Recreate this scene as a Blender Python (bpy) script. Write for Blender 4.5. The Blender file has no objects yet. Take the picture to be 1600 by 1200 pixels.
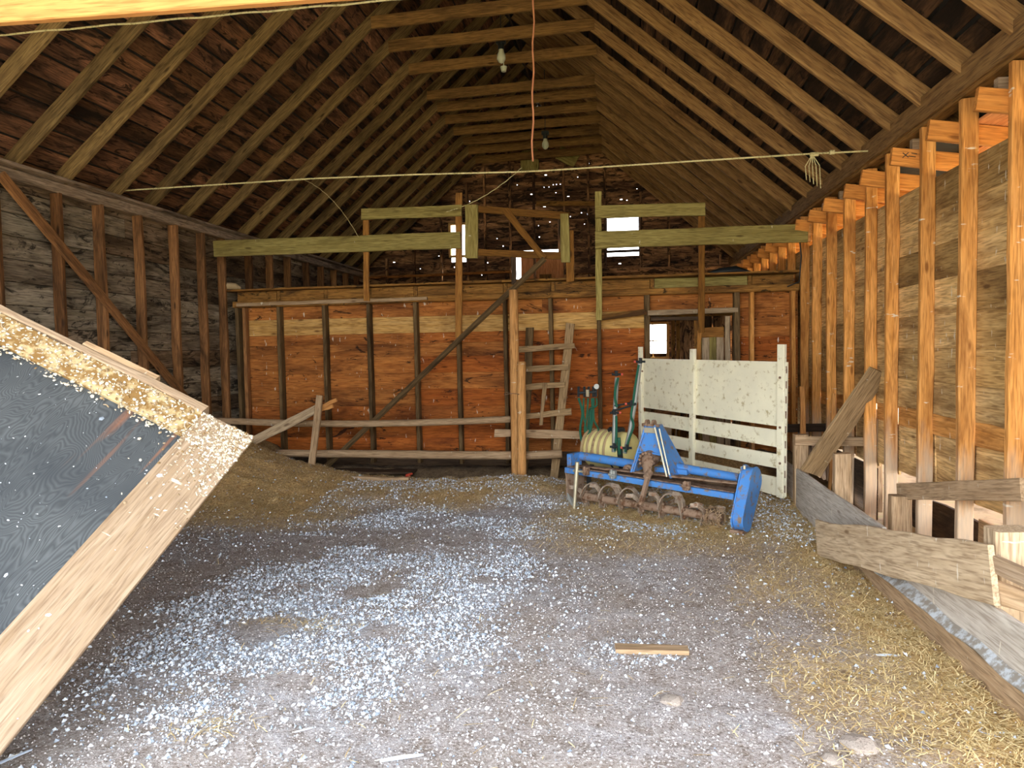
import bpy, math, random
import numpy as np
from mathutils import Vector, Matrix, noise
R = random.Random(7)
SC = bpy.context.scene
COL = SC.collection
V = Vector

# ------------------------------------------------------------------ camera
F, ROLL, VPX, VPY, H = 1110.0, 0.010, 968.0, 546.0, 1.6
_v = V((VPX - 800, VPY - 600, F)).normalized()
_u = V((-ROLL, -1, 0)); _u = (_u - _u.dot(_v) * _v).normalized()
_r = _v.cross(_u)
M3 = Matrix((_r, _v, _u))                       # camera (x right, y down, z forward) -> barn axes
cam = bpy.data.cameras.new('camera')
cam.sensor_width = 36; cam.lens = F / 1600 * 36; cam.clip_end = 400
co = bpy.data.objects.new('camera', cam); COL.objects.link(co)
B3 = M3 @ Matrix(((1, 0, 0), (0, -1, 0), (0, 0, -1)))
co.matrix_world = Matrix.Translation((0, 0, H)) @ B3.to_4x4()
SC.camera = co

# ------------------------------------------------------------------ world, sun, exposure
SUNV = V((0.80, 0.24, 0.85)).normalized()
w = bpy.data.worlds.new('sky'); SC.world = w; w.use_nodes = True
wn = w.node_tree.nodes; wl = w.node_tree.links; wn.clear()
wo = wn.new('ShaderNodeOutputWorld'); bg = wn.new('ShaderNodeBackground')
tc = wn.new('ShaderNodeTexCoord'); sx = wn.new('ShaderNodeSeparateXYZ'); rp = wn.new('ShaderNodeValToRGB')
rp.color_ramp.elements[0].position = 0.0; rp.color_ramp.elements[0].color = (0.97, 0.98, 1.0, 1)
rp.color_ramp.elements[1].position = 0.8; rp.color_ramp.elements[1].color = (0.74, 0.85, 1.0, 1)
wl.new(tc.outputs['Generated'], sx.inputs[0]); wl.new(sx.outputs[2], rp.inputs[0])
wl.new(rp.outputs[0], bg.inputs[0]); wl.new(bg.outputs[0], wo.inputs[0])
bg.inputs[1].default_value = 3.0
sl = bpy.data.lights.new('sun', 'SUN'); sl.energy = 7.0; sl.angle = 0.009; sl.color = (1, .93, .8)
so = bpy.data.objects.new('sun', sl); COL.objects.link(so)
so.rotation_euler = SUNV.to_track_quat('Z', 'Y').to_euler(); so.location = (0, 0, 30)
SC.view_settings.view_transform = 'Standard'; SC.view_settings.look = 'None'
SC.view_settings.gamma = 1; SC.view_settings.use_curve_mapping = False
SC.view_settings.exposure = 1.7

# ------------------------------------------------------------------ pixel -> point in the barn (photo measured once)
def ray(px, py): return M3 @ V((px - 800, py - 600, F))
def onY(px, py, Y): d = ray(px, py); return d * (Y / d.y) + V((0, 0, H))
def onX(px, py, X): d = ray(px, py); return d * (X / d.x) + V((0, 0, H))
def onZ(px, py, Z=0): d = ray(px, py); return d * ((Z - H) / d.z) + V((0, 0, H))
def onP(px, py, p, n):
    d = ray(px, py); c = V((0, 0, H)); return c + d * ((p - c).dot(n) / d.dot(n))

# ------------------------------------------------------------------ materials
def srgb(h):
    c = [int(h[i:i + 2], 16) / 255 for i in (0, 2, 4)]
    return tuple((x / 12.92 if x <= .04045 else ((x + .055) / 1.055) ** 2.4) for x in c) + (1,)
class NT:
    def __init__(s, name, rough=.85, metal=0):
        s.m = bpy.data.materials.new(name); s.m.use_nodes = True
        s.n = s.m.node_tree.nodes; s.l = s.m.node_tree.links; s.b = s.n['Principled BSDF']
        s.b.inputs['Roughness'].default_value = rough; s.b.inputs['Metallic'].default_value = metal
        s.b.inputs['Specular IOR Level'].default_value = .25
    def new(s, t, **k):
        n = s.n.new('ShaderNode' + t)
        for a, b in k.items(): setattr(n, a, b)
        return n
    def put(s, v, sock):
        if hasattr(v, 'is_linked'): s.l.new(v, sock)
        elif isinstance(v, (tuple, list)) and len(v) == 4 or not isinstance(v, (tuple, list)): sock.default_value = v
        else: sock.default_value = v
    def coord(s, scale=(1, 1, 1), rnd=True, kind='Object'):
        t = s.new('TexCoord'); o = t.outputs[kind]
        if rnd:
            oi = s.new('ObjectInfo'); mu = s.new('Math', operation='MULTIPLY'); mu.inputs[1].default_value = 37.0
            s.l.new(oi.outputs['Random'], mu.inputs[0]); ad = s.new('VectorMath', operation='ADD')
            s.l.new(o, ad.inputs[0]); s.l.new(mu.outputs[0], ad.inputs[1]); o = ad.outputs[0]
        mp = s.new('VectorMath', operation='MULTIPLY'); s.l.new(o, mp.inputs[0]); mp.inputs[1].default_value = scale
        return mp.outputs[0]
    def noise(s, co, scale=1, detail=3, rough=.55, dist=0):
        n = s.new('TexNoise'); s.l.new(co, n.inputs['Vector']); n.inputs['Scale'].default_value = scale
        n.inputs['Detail'].default_value = detail; n.inputs['Roughness'].default_value = rough
        n.inputs['Distortion'].default_value = dist; return n.outputs['Fac']
    def ramp(s, f, stops):
        r = s.new('ValToRGB'); s.l.new(f, r.inputs[0]); e = r.color_ramp.elements
        while len(e) < len(stops): e.new(.5)
        for i, (p, c) in enumerate(stops):
            e[i].position = p; e[i].color = c if not isinstance(c, (int, float)) else (c, c, c, 1)
        return r.outputs[0]
    def mix(s, f, a, b, mode='MIX'):
        n = s.new('Mix', data_type='RGBA', blend_type=mode)
        s.put(f, n.inputs[0]); s.put(a, n.inputs[6]); s.put(b, n.inputs[7]); return n.outputs[2]
    def math(s, op, a, b=0):
        n = s.new('Math', operation=op); s.put(a, n.inputs[0]); s.put(b, n.inputs[1]); return n.outputs[0]
    def bump(s, h, st=.3, d=.01):
        n = s.new('Bump'); n.inputs['Strength'].default_value = st; n.inputs['Distance'].default_value = d
        s.l.new(h, n.inputs['Height']); s.l.new(n.outputs[0], s.b.inputs['Normal'])
    def color(s, c): s.put(c, s.b.inputs['Base Color']); return s

def wood(name, light, mid, dark, stain=.45, var=.25, drop=0.0, rings=0.0, sat=1.0, scale=1.0, bump=.35, alt=None, mould=0.0, worn=False):
    m = NT(name)
    c1 = m.coord((1.6 * scale, 26 * scale, 26 * scale)); c2 = m.coord((1.1, 5, 5)); c3 = m.coord((3.2, 11, 11))
    g = m.noise(c1, 1.0, 5, .6, .4)
    col = m.ramp(g, [(.28, srgb(mid)), (.72, srgb(light))])
    fg = m.noise(m.coord((7 * scale, 95 * scale, 95 * scale)), 1, 2, .5)
    col = m.mix(m.ramp(fg, [(.34, .55), (.52, 0)]), col, srgb(dark))
    # broad cathedral figure
    rg = m.noise(m.coord((.7, 7, 7)), 1, 2, .5, .3); rr = m.math('FRACT', m.math('MULTIPLY', rg, 14))
    rr = m.ramp(rr, [(0, 0), (.35, .25), (.8, 0), (1, 0)]) if not rings else m.ramp(rr, [(0, 0), (.5, rings), (1, 0)])
    col = m.mix(rr, col, srgb(dark))
    st = m.noise(c2, 1.0, 5, .65, .6)
    stm = m.ramp(st, [(1 - stain - .13, 0), (1 - stain + .1, .92)])
    col = m.mix(stm, col, srgb(dark))
    if mould:
        mo = m.noise(m.coord((2.4, 7, 7)), 1, 6, .72, 1.6)
        col = m.mix(m.ramp(mo, [(.60 - mould * .12, 0), (.66 - mould * .12, .85)]), col, srgb('0f0b08'))
    kn = m.new('TexVoronoi'); m.l.new(m.coord((2.2, 7, 7)), kn.inputs['Vector']); kn.inputs['Scale'].default_value = 1
    km = m.ramp(kn.outputs['Distance'], [(.06, .85), (.13, 0)])
    col = m.mix(km, col, srgb(dark))
    oi = m.new('ObjectInfo')
    if alt:
        am = m.ramp(m.math('FRACT', m.math('MULTIPLY', oi.outputs['Random'], 7.31)), [(.45, 0), (.75, .8)])
        col = m.mix(am, col, m.mix(1.0, col, srgb(alt), 'MULTIPLY'))
    v = m.new('MapRange'); m.l.new(oi.outputs['Random'], v.inputs[0]); v.inputs[3].default_value = 1 - var; v.inputs[4].default_value = 1 + var
    hs = m.new('HueSaturation'); m.l.new(col, hs.inputs['Color']); m.l.new(v.outputs[0], hs.inputs['Value']); hs.inputs['Saturation'].default_value = sat
    col = hs.outputs[0]
    if drop:
        d = m.noise(m.coord((22, 6, 6)), 1, 3, .6, 0); dm = m.ramp(d, [(.74 - drop * .2, 0), (.79 - drop * .2, .8)])
        col = m.mix(dm, col, srgb('d8d0bc'))
    if worn:                                    # feet of the studs rubbed grey by stock
        sp_ = m.new('SeparateXYZ'); m.l.new(m.coord((1, 1, 1), False), sp_.inputs[0])
        wv = m.math('ADD', sp_.outputs[0], m.math('MULTIPLY', m.noise(m.coord((3, 14, 14)), 1, 3), .9))
        col = m.mix(m.ramp(m.math('ADD', wv, .9), [(.28, .7), (.75, 0)]), col, srgb('b4a894'))
    m.color(col); m.bump(m.math('ADD', m.math('ADD', g, st), m.math('MULTIPLY', fg, .5)), bump, .006)
    return m.m
W = {}
W['rafter'] = wood('rafter_wood', '94794a', '6a5230', '33240f', .36, .2)
W['collar'] = wood('collar_tie_wood', '97703a', '70502a', '3a2610', .33, .12)
W['rafter_r'] = wood('rafter_wood_warm', 'a07c4c', '7c5930', '3f2511', .33, .2)
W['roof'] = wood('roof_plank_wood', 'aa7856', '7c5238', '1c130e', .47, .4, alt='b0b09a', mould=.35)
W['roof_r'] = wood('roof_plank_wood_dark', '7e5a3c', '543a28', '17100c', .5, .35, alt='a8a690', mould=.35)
W['left'] = wood('left_wall_plank_wood', 'c4b6a0', '96886e', '3a2e22', .44, .22, alt='b89c84', mould=0.5)
W['stud_l'] = wood('left_stud_wood', 'b07c4c', '7e5632', '402a18', .42, .2, alt='a49c8c')
W['plate_l'] = wood('grey_plate_wood', 'b09a84', '85715c', '3a2c20', .36, .1)
W['red'] = wood('orange_plank_wood', 'c88442', 'a66228', '5c3012', .42, .16, drop=.35, alt='e8c090', mould=0.15)
W['yellow'] = wood('yellow_plank_wood', 'd9b070', 'c4944c', '5f3814', .33, .06, drop=.2)
W['rim'] = wood('rim_plank_wood', 'a97c3c', '855723', '3e2712', .42, .15, mould=0.25)
W['stud_p'] = wood('partition_stud_wood', '7c6442', '5c472c', '32230f', .4, .15)
W['stud_r'] = wood('orange_stud_wood', 'e6a860', 'c4843c', '7c4a1c', .38, .16, drop=.35, worn=True)
W['right'] = wood('right_wall_plank_wood', 'f0cc90', 'c8a064', '6e4c28', .4, .25, drop=.42, alt='c4bca8')
W['gable'] = wood('gable_plank_wood', 'dca470', 'a87448', '40281a', .52, .2, mould=0.8)
W['beam'] = wood('green_grey_beam_wood', 'a89a5c', '86763e', '54461e', .33, .1, drop=.1)
W['hang'] = wood('hanging_board_wood', 'b07d3c', '8a5a26', '553414', .32, .15, alt='a9a478')
W['post'] = wood('peeled_log_wood', 'd8a468', 'b67f46', '74502c', .28, .08, drop=.3)
W['rail'] = wood('weathered_rail_wood', 'c0a482', '9c7e5c', '665038', .32, .1, drop=.3)
W['grey'] = wood('grey_weathered_wood', 'c0aa8a', '9e8668', '64503c', .32, .12, drop=.2)
W['pale'] = wood('pale_board_wood', 'd2bc9c', 'b09878', '6f563c', .3, .08, drop=.45)
W['curb'] = wood('pale_grey_plank_wood', 'cfc8bc', 'b0a698', '86786a', .3, .06, drop=.4)
W['ladder'] = wood('grey_brown_ladder_wood', 'a88c66', '866c4a', '54402a', .33, .12, drop=.3)
W['dark'] = wood('dark_old_wood', '5e4a38', '40301f', '1d140d', .4, .15)
W['header'] = wood('fresh_orange_wood', 'd09858', 'bc8048', '8c582c', .28, .05)
W['joist'] = wood('orange_joist_wood', 'd6944c', 'b87432', '7c4a1e', .3, .1)
W['trim'] = wood('door_trim_wood', 'a8947c', '8c7458', '6a5440', .25, .05, drop=.2, rings=.3, scale=1.3)
W['ply'] = wood('leanto_sheathing_wood', 'dc9a66', 'c07a48', '8c5630', .25, .1)

def plain(name, col, rough=.6, metal=0, dirt=None, amt=.4, sc=8, bump=.2, hue=None):
    m = NT(name, rough, metal); c = m.coord((1, 1, 1)); n = m.noise(c, sc, 5, .65)
    a = m.mix(m.ramp(m.noise(c, sc * .3, 3), [(.3, 0), (.7, .35)]), srgb(col), srgb(hue or col))
    if dirt: a = m.mix(m.ramp(n, [(1 - amt - .08, 0), (1 - amt + .04, 1)]), a, srgb(dirt))
    m.color(a); m.bump(n, bump, .004); return m.m
P = {}
P['blue'] = plain('blue_paint', '4c84c4', .5, 0, '7a6a5a', .40, 16, .2, '386eb0')
P['rust'] = plain('brown_rust', '8a705c', .8, .1, '63452f', .42, 16, .5, 'a08c74')
P['tinesteel'] = plain('dull_tine_steel', '968674', .6, .2, '74563e', .42, 18, .4)
P['steel'] = plain('pale_steel', 'c8c0a4', .4, .6, '8a7452', .3, 20)
P['greysteel'] = plain('galvanised_grey', '9ea09a', .5, .4, '6d6a5c', .3, 16)
P['whitepaint'] = plain('dirty_white_paint', 'efe9cc', .7, 0, 'bcae84', .36, 13, .15, 'c8c4b0')
P['powder'] = plain('white_powder_crust', 'b8bcbe', .9, 0, '8c8478', .5, 14, .6)
P['tank'] = plain('cream_tank_plastic', 'e0d490', .5, 0, '96826a', .3, 4, .1)
P['tankrim'] = plain('dusty_tank_plastic', 'ab936e', .7, 0, '7e664c', .4, 6, .1)
P['black'] = plain('black_plastic', '23282a', .5)
P['green'] = plain('green_hose', '1f5a45', .5, 0, '4c6450', .3, 20)
P['red'] = plain('red_cap', 'd05a48', .5)
P['rope'] = plain('old_twine', 'c9bd8c', .9, 0, '8d8052', .4, 60, .6)
P['cable'] = plain('orange_cord', 'd8906a', .7)
P['glassy'] = plain('dusty_bulb', 'c8c8a8', .3)
P['feather'] = plain('pale_feather', 'c6d2e2', .8, 0, '9aaabf', .3, 30)
P['blackpaint'] = plain('dark_roofing', '3a3632', .9, 0, '26221f', .4, 3)
P['rock'] = plain('field_stone', 'a09488', .9, 0, '776a60', .4, 9, .5)
P['socket'] = plain('dark_lamp_socket', '2b2f2c', .5)
P['chipred'] = plain('red_scrap', 'b8452f', .8)

# dark stained plywood of the leaning door
m = NT('black_stained_plywood', .75)
c = m.coord((1, 1, 1), False)
f = m.noise(m.coord((.9, 2.2, 1), False), 1.6, 3, .5, .5)
fr = m.math('FRACT', m.math('MULTIPLY', f, 60))
a = m.mix(m.ramp(fr, [(0, .05), (.5, .6), (1, .05)]), srgb('383b3c'), srgb('5c5f60'))
a = m.mix(m.ramp(m.noise(c, 1.4, 4), [(.40, 0), (.62, .75)]), a, srgb('2c3034'))
a = m.mix(m.ramp(m.noise(c, 34, 2, .5), [(.745, 0), (.775, .9)]), a, srgb('d9dcd8'))
a = m.mix(m.ramp(m.noise(m.coord((.5, 9, 9), False), 1, 3), [(.66, 0), (.72, .5)]), a, srgb('8a5a3c'))
m.color(a); m.bump(f, .1, .01); W['doorply'] = m.m
# crusted lichen-like droppings on the door trim
W['crust'] = plain('dried_droppings_crust', 'b5a27a', .9, 0, '7e6036', .5, 14, .9, '9a8050')

# earth floor
m = NT('earth_floor', .95)
c = m.coord((1, 1, 1), False)
n1 = m.noise(c, .9, 6, .65, .6); n2 = m.noise(c, 9, 6, .75); n3 = m.noise(c, 62, 4, .8)
a = m.ramp(n1, [(.34, srgb('a49688')), (.5, srgb('b0a6a0')), (.66, srgb('bcbabc'))])
a = m.mix(m.ramp(n2, [(.33, .75), (.56, 0)]), a, srgb('74624f'))
a = m.mix(m.ramp(n3, [(.55, 0), (.64, .8)]), a, srgb('d8d4d0'))
a = m.mix(m.ramp(n3, [(.36, .8), (.47, 0)]), a, srgb('54463c'))
at = m.new('Attribute'); at.attribute_name = 'straw'
a = m.mix(m.math('MULTIPLY', at.outputs['Fac'], m.ramp(n2, [(.3, .8), (.6, 1)])), a,
          m.ramp(m.noise(c, 40, 4, .8), [(.35, srgb('8e7048')), (.5, srgb('c8a264')), (.66, srgb('ecd096'))]))
at2 = m.new('Attribute'); at2.attribute_name = 'muck_shade'
a = m.mix(at2.outputs['Fac'], a, m.ramp(n2, [(.35, srgb('3c332b')), (.65, srgb('6a5c4c'))]))  # dark stall dirt, and the pit's shade painted into the floor colour
m.color(a); m.bump(m.math('ADD', m.math('MULTIPLY', n2, 1.2), n3), .7, .02); W['earth'] = m.m
m = NT('outside_ground', .95); c = m.coord((1, 1, 1), False)
m.color(m.ramp(m.noise(c, 3, 6, .7), [(.35, srgb('8a7c5c')), (.5, srgb('b8a888')), (.68, srgb('a8a878'))])); W['outside'] = m.m

def litter_mat(name, a, b, rough=.9):
    m = NT(name, rough); at = m.new('Attribute'); at.attribute_name = 'tone'
    m.color(m.ramp(at.outputs['Fac'], [(0, srgb(a)), (1, srgb(b))])); return m.m

# ------------------------------------------------------------------ builders
def mesh(name, vs, fs, mat, smooth=False):
    me = bpy.data.meshes.new(name); me.from_pydata([tuple(v) for v in vs], [], fs)
    if mat: me.materials.append(mat)
    if smooth:
        for p in me.polygons: p.use_smooth = True
    me.update(); return me
def link(name, me, parent=None, mw=None, label=None):
    o = bpy.data.objects.new(name, me); COL.objects.link(o)
    mw = mw or Matrix.Identity(4)
    if parent is not None:
        o.parent = parent
        base = PW[parent.name]
        o.matrix_local = base.inverted() @ mw
    else: o.matrix_world = mw
    PW[o.name] = mw
    if label: o['label'] = label
    return o
PW = {}
def thing(name, label=None, cat=None, loc=(0, 0, 0), group=None, kind=None, rz=0):
    o = bpy.data.objects.new(name, None); COL.objects.link(o); o.empty_display_size = .1
    mw = Matrix.Translation(loc) @ Matrix.Rotation(rz, 4, 'Z'); o.matrix_world = mw; PW[o.name] = mw
    if label: o['label'] = label
    if cat: o['category'] = cat
    if group: o['group'] = group
    if kind: o['kind'] = kind
    return o
def tag(o, label, cat, group=None, kind=None):
    o['label'] = label; o['category'] = cat
    if group: o['group'] = group
    if kind: o['kind'] = kind
    return o
BC = {}
def boxmesh(L, w, t, mat, rough=0):
    """board along local x, width y, thickness z; rough>0 gives worn uneven edges"""
    k = (round(L, 3), round(w, 3), round(t, 3), mat.name, rough if rough == 0 else R.random())
    if k in BC: return BC[k]
    if rough == 0:
        b = min(t, w) * (.26 if t < .026 else .08)
        vs = []
        for x in (-L / 2, L / 2):
            for y, z in ((-w/2+b, -t/2), (w/2-b, -t/2), (w/2, -t/2+b), (w/2, t/2-b), (w/2-b, t/2), (-w/2+b, t/2), (-w/2, t/2-b), (-w/2, -t/2+b)):
                vs.append((x, y, z))
        fs = [(7, 6, 5, 4, 3, 2, 1, 0), (8, 9, 10, 11, 12, 13, 14, 15)] + [(i, (i+1) % 8, 8+(i+1) % 8, 8+i) for i in range(8)]
    else:
        n = max(3, min(9, int(L / .25))); vs = []
        b = min(t, w) * .12
        for i in range(n + 1):
            x = -L/2 + L * i / n
            w0 = w/2 + R.uniform(-1, 1) * rough; w1 = w/2 + R.uniform(-1, 1) * rough; dz = R.uniform(-1, 1) * rough * .4
            ex0 = R.uniform(-1, 1) * rough if i in (0, n) else 0; ex1 = R.uniform(-1, 1) * rough if i in (0, n) else 0
            vs += [(x+ex0, -w0+b, -t/2+dz), (x+ex1, w1-b, -t/2+dz), (x+ex1, w1, -t/2+b+dz), (x+ex1, w1, t/2-b+dz), (x+ex1, w1-b, t/2+dz), (x+ex0, -w0+b, t/2+dz), (x+ex0, -w0, t/2-b+dz), (x+ex0, -w0, -t/2+b+dz)]
        fs = [(7, 6, 5, 4, 3, 2, 1, 0), tuple(range(8*n, 8*n+8))]
        for j in range(n): fs += [(8*j+i, 8*j+(i+1) % 8, 8*j+8+(i+1) % 8, 8*j+8+i) for i in range(8)]
    me = mesh('board', vs, fs, mat); BC[k] = me; return me
def frame_mat(a, b, up):
    a, b, up = V(a), V(b), V(up); x = (b - a).normalized()
    y = (up - up.dot(x) * x).normalized(); z = x.cross(y)
    m = Matrix((x, y, z)).transposed().to_4x4(); m.translation = (a + b) / 2; return m
def board(name, a, b, w, t, mat, parent, up=(0, 0, 1), rough=0, label=None):
    """from a to b (centre line), wide direction as near as can be to `up`"""
    L = (V(b) - V(a)).length
    return link(name, boxmesh(L, w, t, mat, rough), parent, frame_mat(a, b, up), label)
def log(name, a, b, r0, r1, mat, parent, n=14, seg=10, wob=.06, label=None, bend=0):
    a, b = V(a), V(b); L = (b - a).length; vs = []; fs = []
    off = R.random() * 50
    for j in range(seg + 1):
        u = j / seg; r = r0 + (r1 - r0) * u; bz = bend * math.sin(math.pi * u)
        for i in range(n):
            t = 2 * math.pi * i / n
            rr = r * (1 + wob * noise.noise(V((u * L * 2 + off, math.cos(t) * 1.2, math.sin(t) * 1.2))) * 2)
            vs.append((-L/2 + L*u, rr * math.cos(t), rr * math.sin(t) - bz))
    for j in range(seg):
        for i in range(n): fs.append((j*n+i, j*n+(i+1) % n, j*n+n+(i+1) % n, j*n+n+i))
    c0 = len(vs); vs.append((-L/2, 0, 0)); c1 = len(vs); vs.append((L/2, 0, 0))
    me = mesh(name, vs, fs + [tuple(range(n-1, -1, -1)), tuple(range(seg*n, seg*n+n))], mat)
    for p in list(me.polygons)[:seg*n]: p.use_smooth = True
    up = V((0, 1, 0)) if abs((b-a).normalized().y) < .8 else V((1, 0, 0))
    x = (b-a).normalized(); zz = V((0, 0, 1)); 
    if abs(x.z) > .9: mw = frame_mat(a, b, (0, 1, 0))
    else:
        y = zz.cross(x); mw = frame_mat(a, b, y)
    return link(name, me, parent, mw, label)
def tube_data(pts, r, n=8, closed=False):
    pts = [V(p) for p in pts]; vs = []; fs = []; N = len(pts)
    rs = r if isinstance(r, (list, tuple)) else [r] * N
    ref = V((0, 0, 1)); prev = None
    for j, p in enumerate(pts):
        d = (pts[min(j+1, N-1)] - pts[max(j-1, 0)]).normalized()
        if prev is None:
            q = ref if abs(d.z) < .9 else V((1, 0, 0)); s = d.cross(q).normalized()
        else: s = (prev - prev.dot(d) * d).normalized()
        prev = s; q = d.cross(s)
        for i in range(n):
            t = 2*math.pi*i/n; vs.append(p + (s*math.cos(t) + q*math.sin(t)) * rs[j])
    for j in range(N-1):
        for i in range(n): fs.append((j*n+i, j*n+(i+1) % n, j*n+n+(i+1) % n, j*n+n+i))
    fs += [tuple(range(n-1, -1, -1)), tuple(range((N-1)*n, N*n))]
    return vs, fs
class MB:
    def __init__(s): s.v = []; s.f = []
    def add(s, vs, fs): k = len(s.v); s.v += [V(v) for v in vs]; s.f += [tuple(i + k for i in f) for f in fs]; return s
    def tube(s, pts, r, n=8): return s.add(*tube_data(pts, r, n))
    def box(s, c, sz, rot=None):
        c = V(c); x, y, z = [q/2 for q in sz]; b = min(x, y, z) * .18; vs = []
        for sx_ in (-1, 1):
            for sy in (-1, 1):
                for sz_ in (-1, 1):
                    vs += [(sx_*x, sy*(y-b), sz_*(z-b)), (sx_*(x-b), sy*y, sz_*(z-b)), (sx_*(x-b), sy*(y-b), sz_*z)]
        vs = [V(v) for v in vs]
        def I(a, b_, c_, k): return ((a*2 + b_)*2 + c_)*3 + k
        fs = []
        for a in (0, 1):
            q = [I(a,0,0,0), I(a,1,0,0), I(a,1,1,0), I(a,0,1,0)]; fs.append(tuple(q if a else q[::-1]))
            q = [I(0,a,0,1), I(0,a,1,1), I(1,a,1,1), I(1,a,0,1)]; fs.append(tuple(q if a else q[::-1]))
            q = [I(0,0,a,2), I(1,0,a,2), I(1,1,a,2), I(0,1,a,2)]; fs.append(tuple(q if a else q[::-1]))
        for a in (0, 1):
            for b_ in (0, 1):
                fs.append((I(a,b_,0,0), I(a,b_,1,0), I(a,b_,1,1), I(a,b_,0,1)))
                fs.append((I(a,0,b_,0), I(a,1,b_,0), I(a,1,b_,2), I(a,0,b_,2)))
                fs.append((I(0,a,b_,1), I(1,a,b_,1), I(1,a,b_,2), I(0,a,b_,2)))
                for c_ in (0, 1): fs.append((I(a,b_,c_,0), I(a,b_,c_,1), I(a,b_,c_,2)))
        if rot: vs = [rot @ v for v in vs]
        return s.add([c + v for v in vs], fs)
    def prism(s, pts, d):
        """flat polygon pts pushed by vector d"""
        n = len(pts); pts = [V(p) for p in pts]; d = V(d)
        return s.add(pts + [p + d for p in pts], [tuple(range(n-1, -1, -1)), tuple(range(n, 2*n))] + [(i, (i+1) % n, n+(i+1) % n, n+i) for i in range(n)])
    def build(s, name, mat, parent=None, mw=None, smooth=False, label=None):
        """vertices given in the parent's own coordinates"""
        me = mesh(name, s.v, s.f, mat, smooth)
        import bmesh
        bm = bmesh.new(); bm.from_mesh(me); bmesh.ops.recalc_face_normals(bm, faces=bm.faces); bm.to_mesh(me); bm.free()
        if smooth:
            for p in me.polygons: p.use_smooth = True
            me.set_sharp_from_angle(angle=math.radians(40))
        base = PW[parent.name] if parent is not None else Matrix.Identity(4)
        return link(name, me, parent, mw or base, label)

XL, XR, XC = -5.3, 2.2, -1.55
YE = .3
YF, YP, YG = .3, 9.25, 14.8
YH0 = 2.75
ZE, SL = 3.3, .85                   # underside of rafters at the walls, roof slope
ZR = ZE + SL * 3.75                 # underside of rafters at the ridge
def zraft(x): return ZR - SL * abs(x - XC)

# ================================================================== SETTING
# ------------------------------------------------------------------ floor
def smooth(a, b, x): t = max(0, min(1, (x-a)/(b-a))); return t*t*(3-2*t)
def gauss(x, y, cx, cy, sx_, sy): return math.exp(-((x-cx)/sx_)**2 - ((y-cy)/sy)**2)
def straw_amt(x, y):
    a = smooth(6.9, 7.7, y + .5 * noise.noise(V((x*.8, y*.8, 3))))
    a = max(a, smooth(5.3, 6.5, y + .6 * noise.noise(V((x*1.3, y*1.3, 9)))) * smooth(-1.1, .1, x + .5 * noise.noise(V((x*1.7, y*1.7, 2)))))
    a = max(a, smooth(-2.3, -3.4, x) * smooth(5.8, 6.8, y))
    edge = 1.68 - x
    a = max(a, smooth(.95, .15, edge + .35 * noise.noise(V((x*2, y*1.3, 5)))))
    a = max(a, smooth(-4.2, -5.0, x) * .8)
    return a
def hgt(x, y):
    z = .02 * noise.noise(V((x*.9, y*.9, 0))) + .008 * noise.noise(V((x*5, y*5, 1)))
    z += .66 * gauss(x, y, -5.2, 8.2, 1.05, 1.1) + .10 * gauss(x, y, -3.75, 8.05, .6, .6)
    z += .06 * gauss(x, y, -2.0, 7.9, 1.3, .5) + .08 * gauss(x, y, -1.2, 7.9, .55, .6)
    z += .025 * smooth(6.9, 7.5, y) * smooth(-4.5, -3.5, x)
    if x > -.3: z += .10 * smooth(6.6, 8.2, y)
    pit = smooth(8.45, 8.75, y) * smooth(-4.9, -4.3, x) * smooth(-.1, -.7, x)
    z = z * (1 - pit) + (-.09) * pit
    z += smooth(8.75, 9.3, y) * .16
    s = straw_amt(x, y)
    z += s * (.035 * noise.noise(V((x*6, y*6, 4))) + .02 * noise.noise(V((x*17, y*17, 8))))
    return z
def patch(name, x0, x1, y0, y1, step, mat, zf=hgt, attrs=True):
    nx = int((x1-x0)/step)+1; ny = int((y1-y0)/step)+1; vs = []; st = []; mk = []
    for j in range(ny):
        for i in range(nx):
            x = x0 + (x1-x0)*i/(nx-1); y = y0 + (y1-y0)*j/(ny-1); vs.append((x, y, zf(x, y)))
            if attrs:
                st.append(straw_amt(x, y)); mk.append(smooth(8.4, 8.7, y)*smooth(-5.2, -4.3, x)*smooth(-.1, -.7, x)*.85 + smooth(9.15, 9.35, y) * .6 + (smooth(1.68, 1.74, x) * .8))  # mask: shade painted into pit and wall foot, dark dirt in the stall
    fs = [(j*nx+i, j*nx+i+1, (j+1)*nx+i+1, (j+1)*nx+i) for j in range(ny-1) for i in range(nx-1)]
    me = mesh(name, vs, fs, mat, True)
    if attrs:
        a = me.attributes.new('straw', 'FLOAT', 'POINT'); a.data.foreach_set('value', st)
        a = me.attributes.new('muck_shade', 'FLOAT', 'POINT'); a.data.foreach_set('value', [min(1, q) for q in mk])
    return me
fl = link('floor', patch('floor', XL - .1, XR + .02, .3, 9.6, .05, W['earth'])); fl['kind'] = 'structure'
def flat(x, y): return .02 * noise.noise(V((x*1.2, y*1.2, 2)))
f2 = link('floor_back_room', patch('floor_back', XL - .1, XR + .02, 9.6, YG, .4, W['earth'], lambda x, y: .1, True)); f2['kind'] = 'structure'
og = link('ground_yard', patch('ground_yard', -60, 60, -60, .3, 4.02, W['outside'], lambda x, y: -.01, False)); og['kind'] = 'structure'
og = link('ground_lean_to', patch('ground_lean_to', XR + .02, 60, .3, 60, 1.3, W['outside'], lambda x, y: .0 + .05 * noise.noise(V((x, y, 0))), False)); og['kind'] = 'structure'
og = link('ground_meadow', patch('ground_meadow', -60, XR + .02, YG, 60, 4, W['outside'], lambda x, y: -.01, False)); og['kind'] = 'structure'
og = link('ground_side', patch('ground_side', -60, XL - .1, .3, YG, 4, W['outside'], lambda x, y: -.01, False)); og['kind'] = 'structure'

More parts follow.
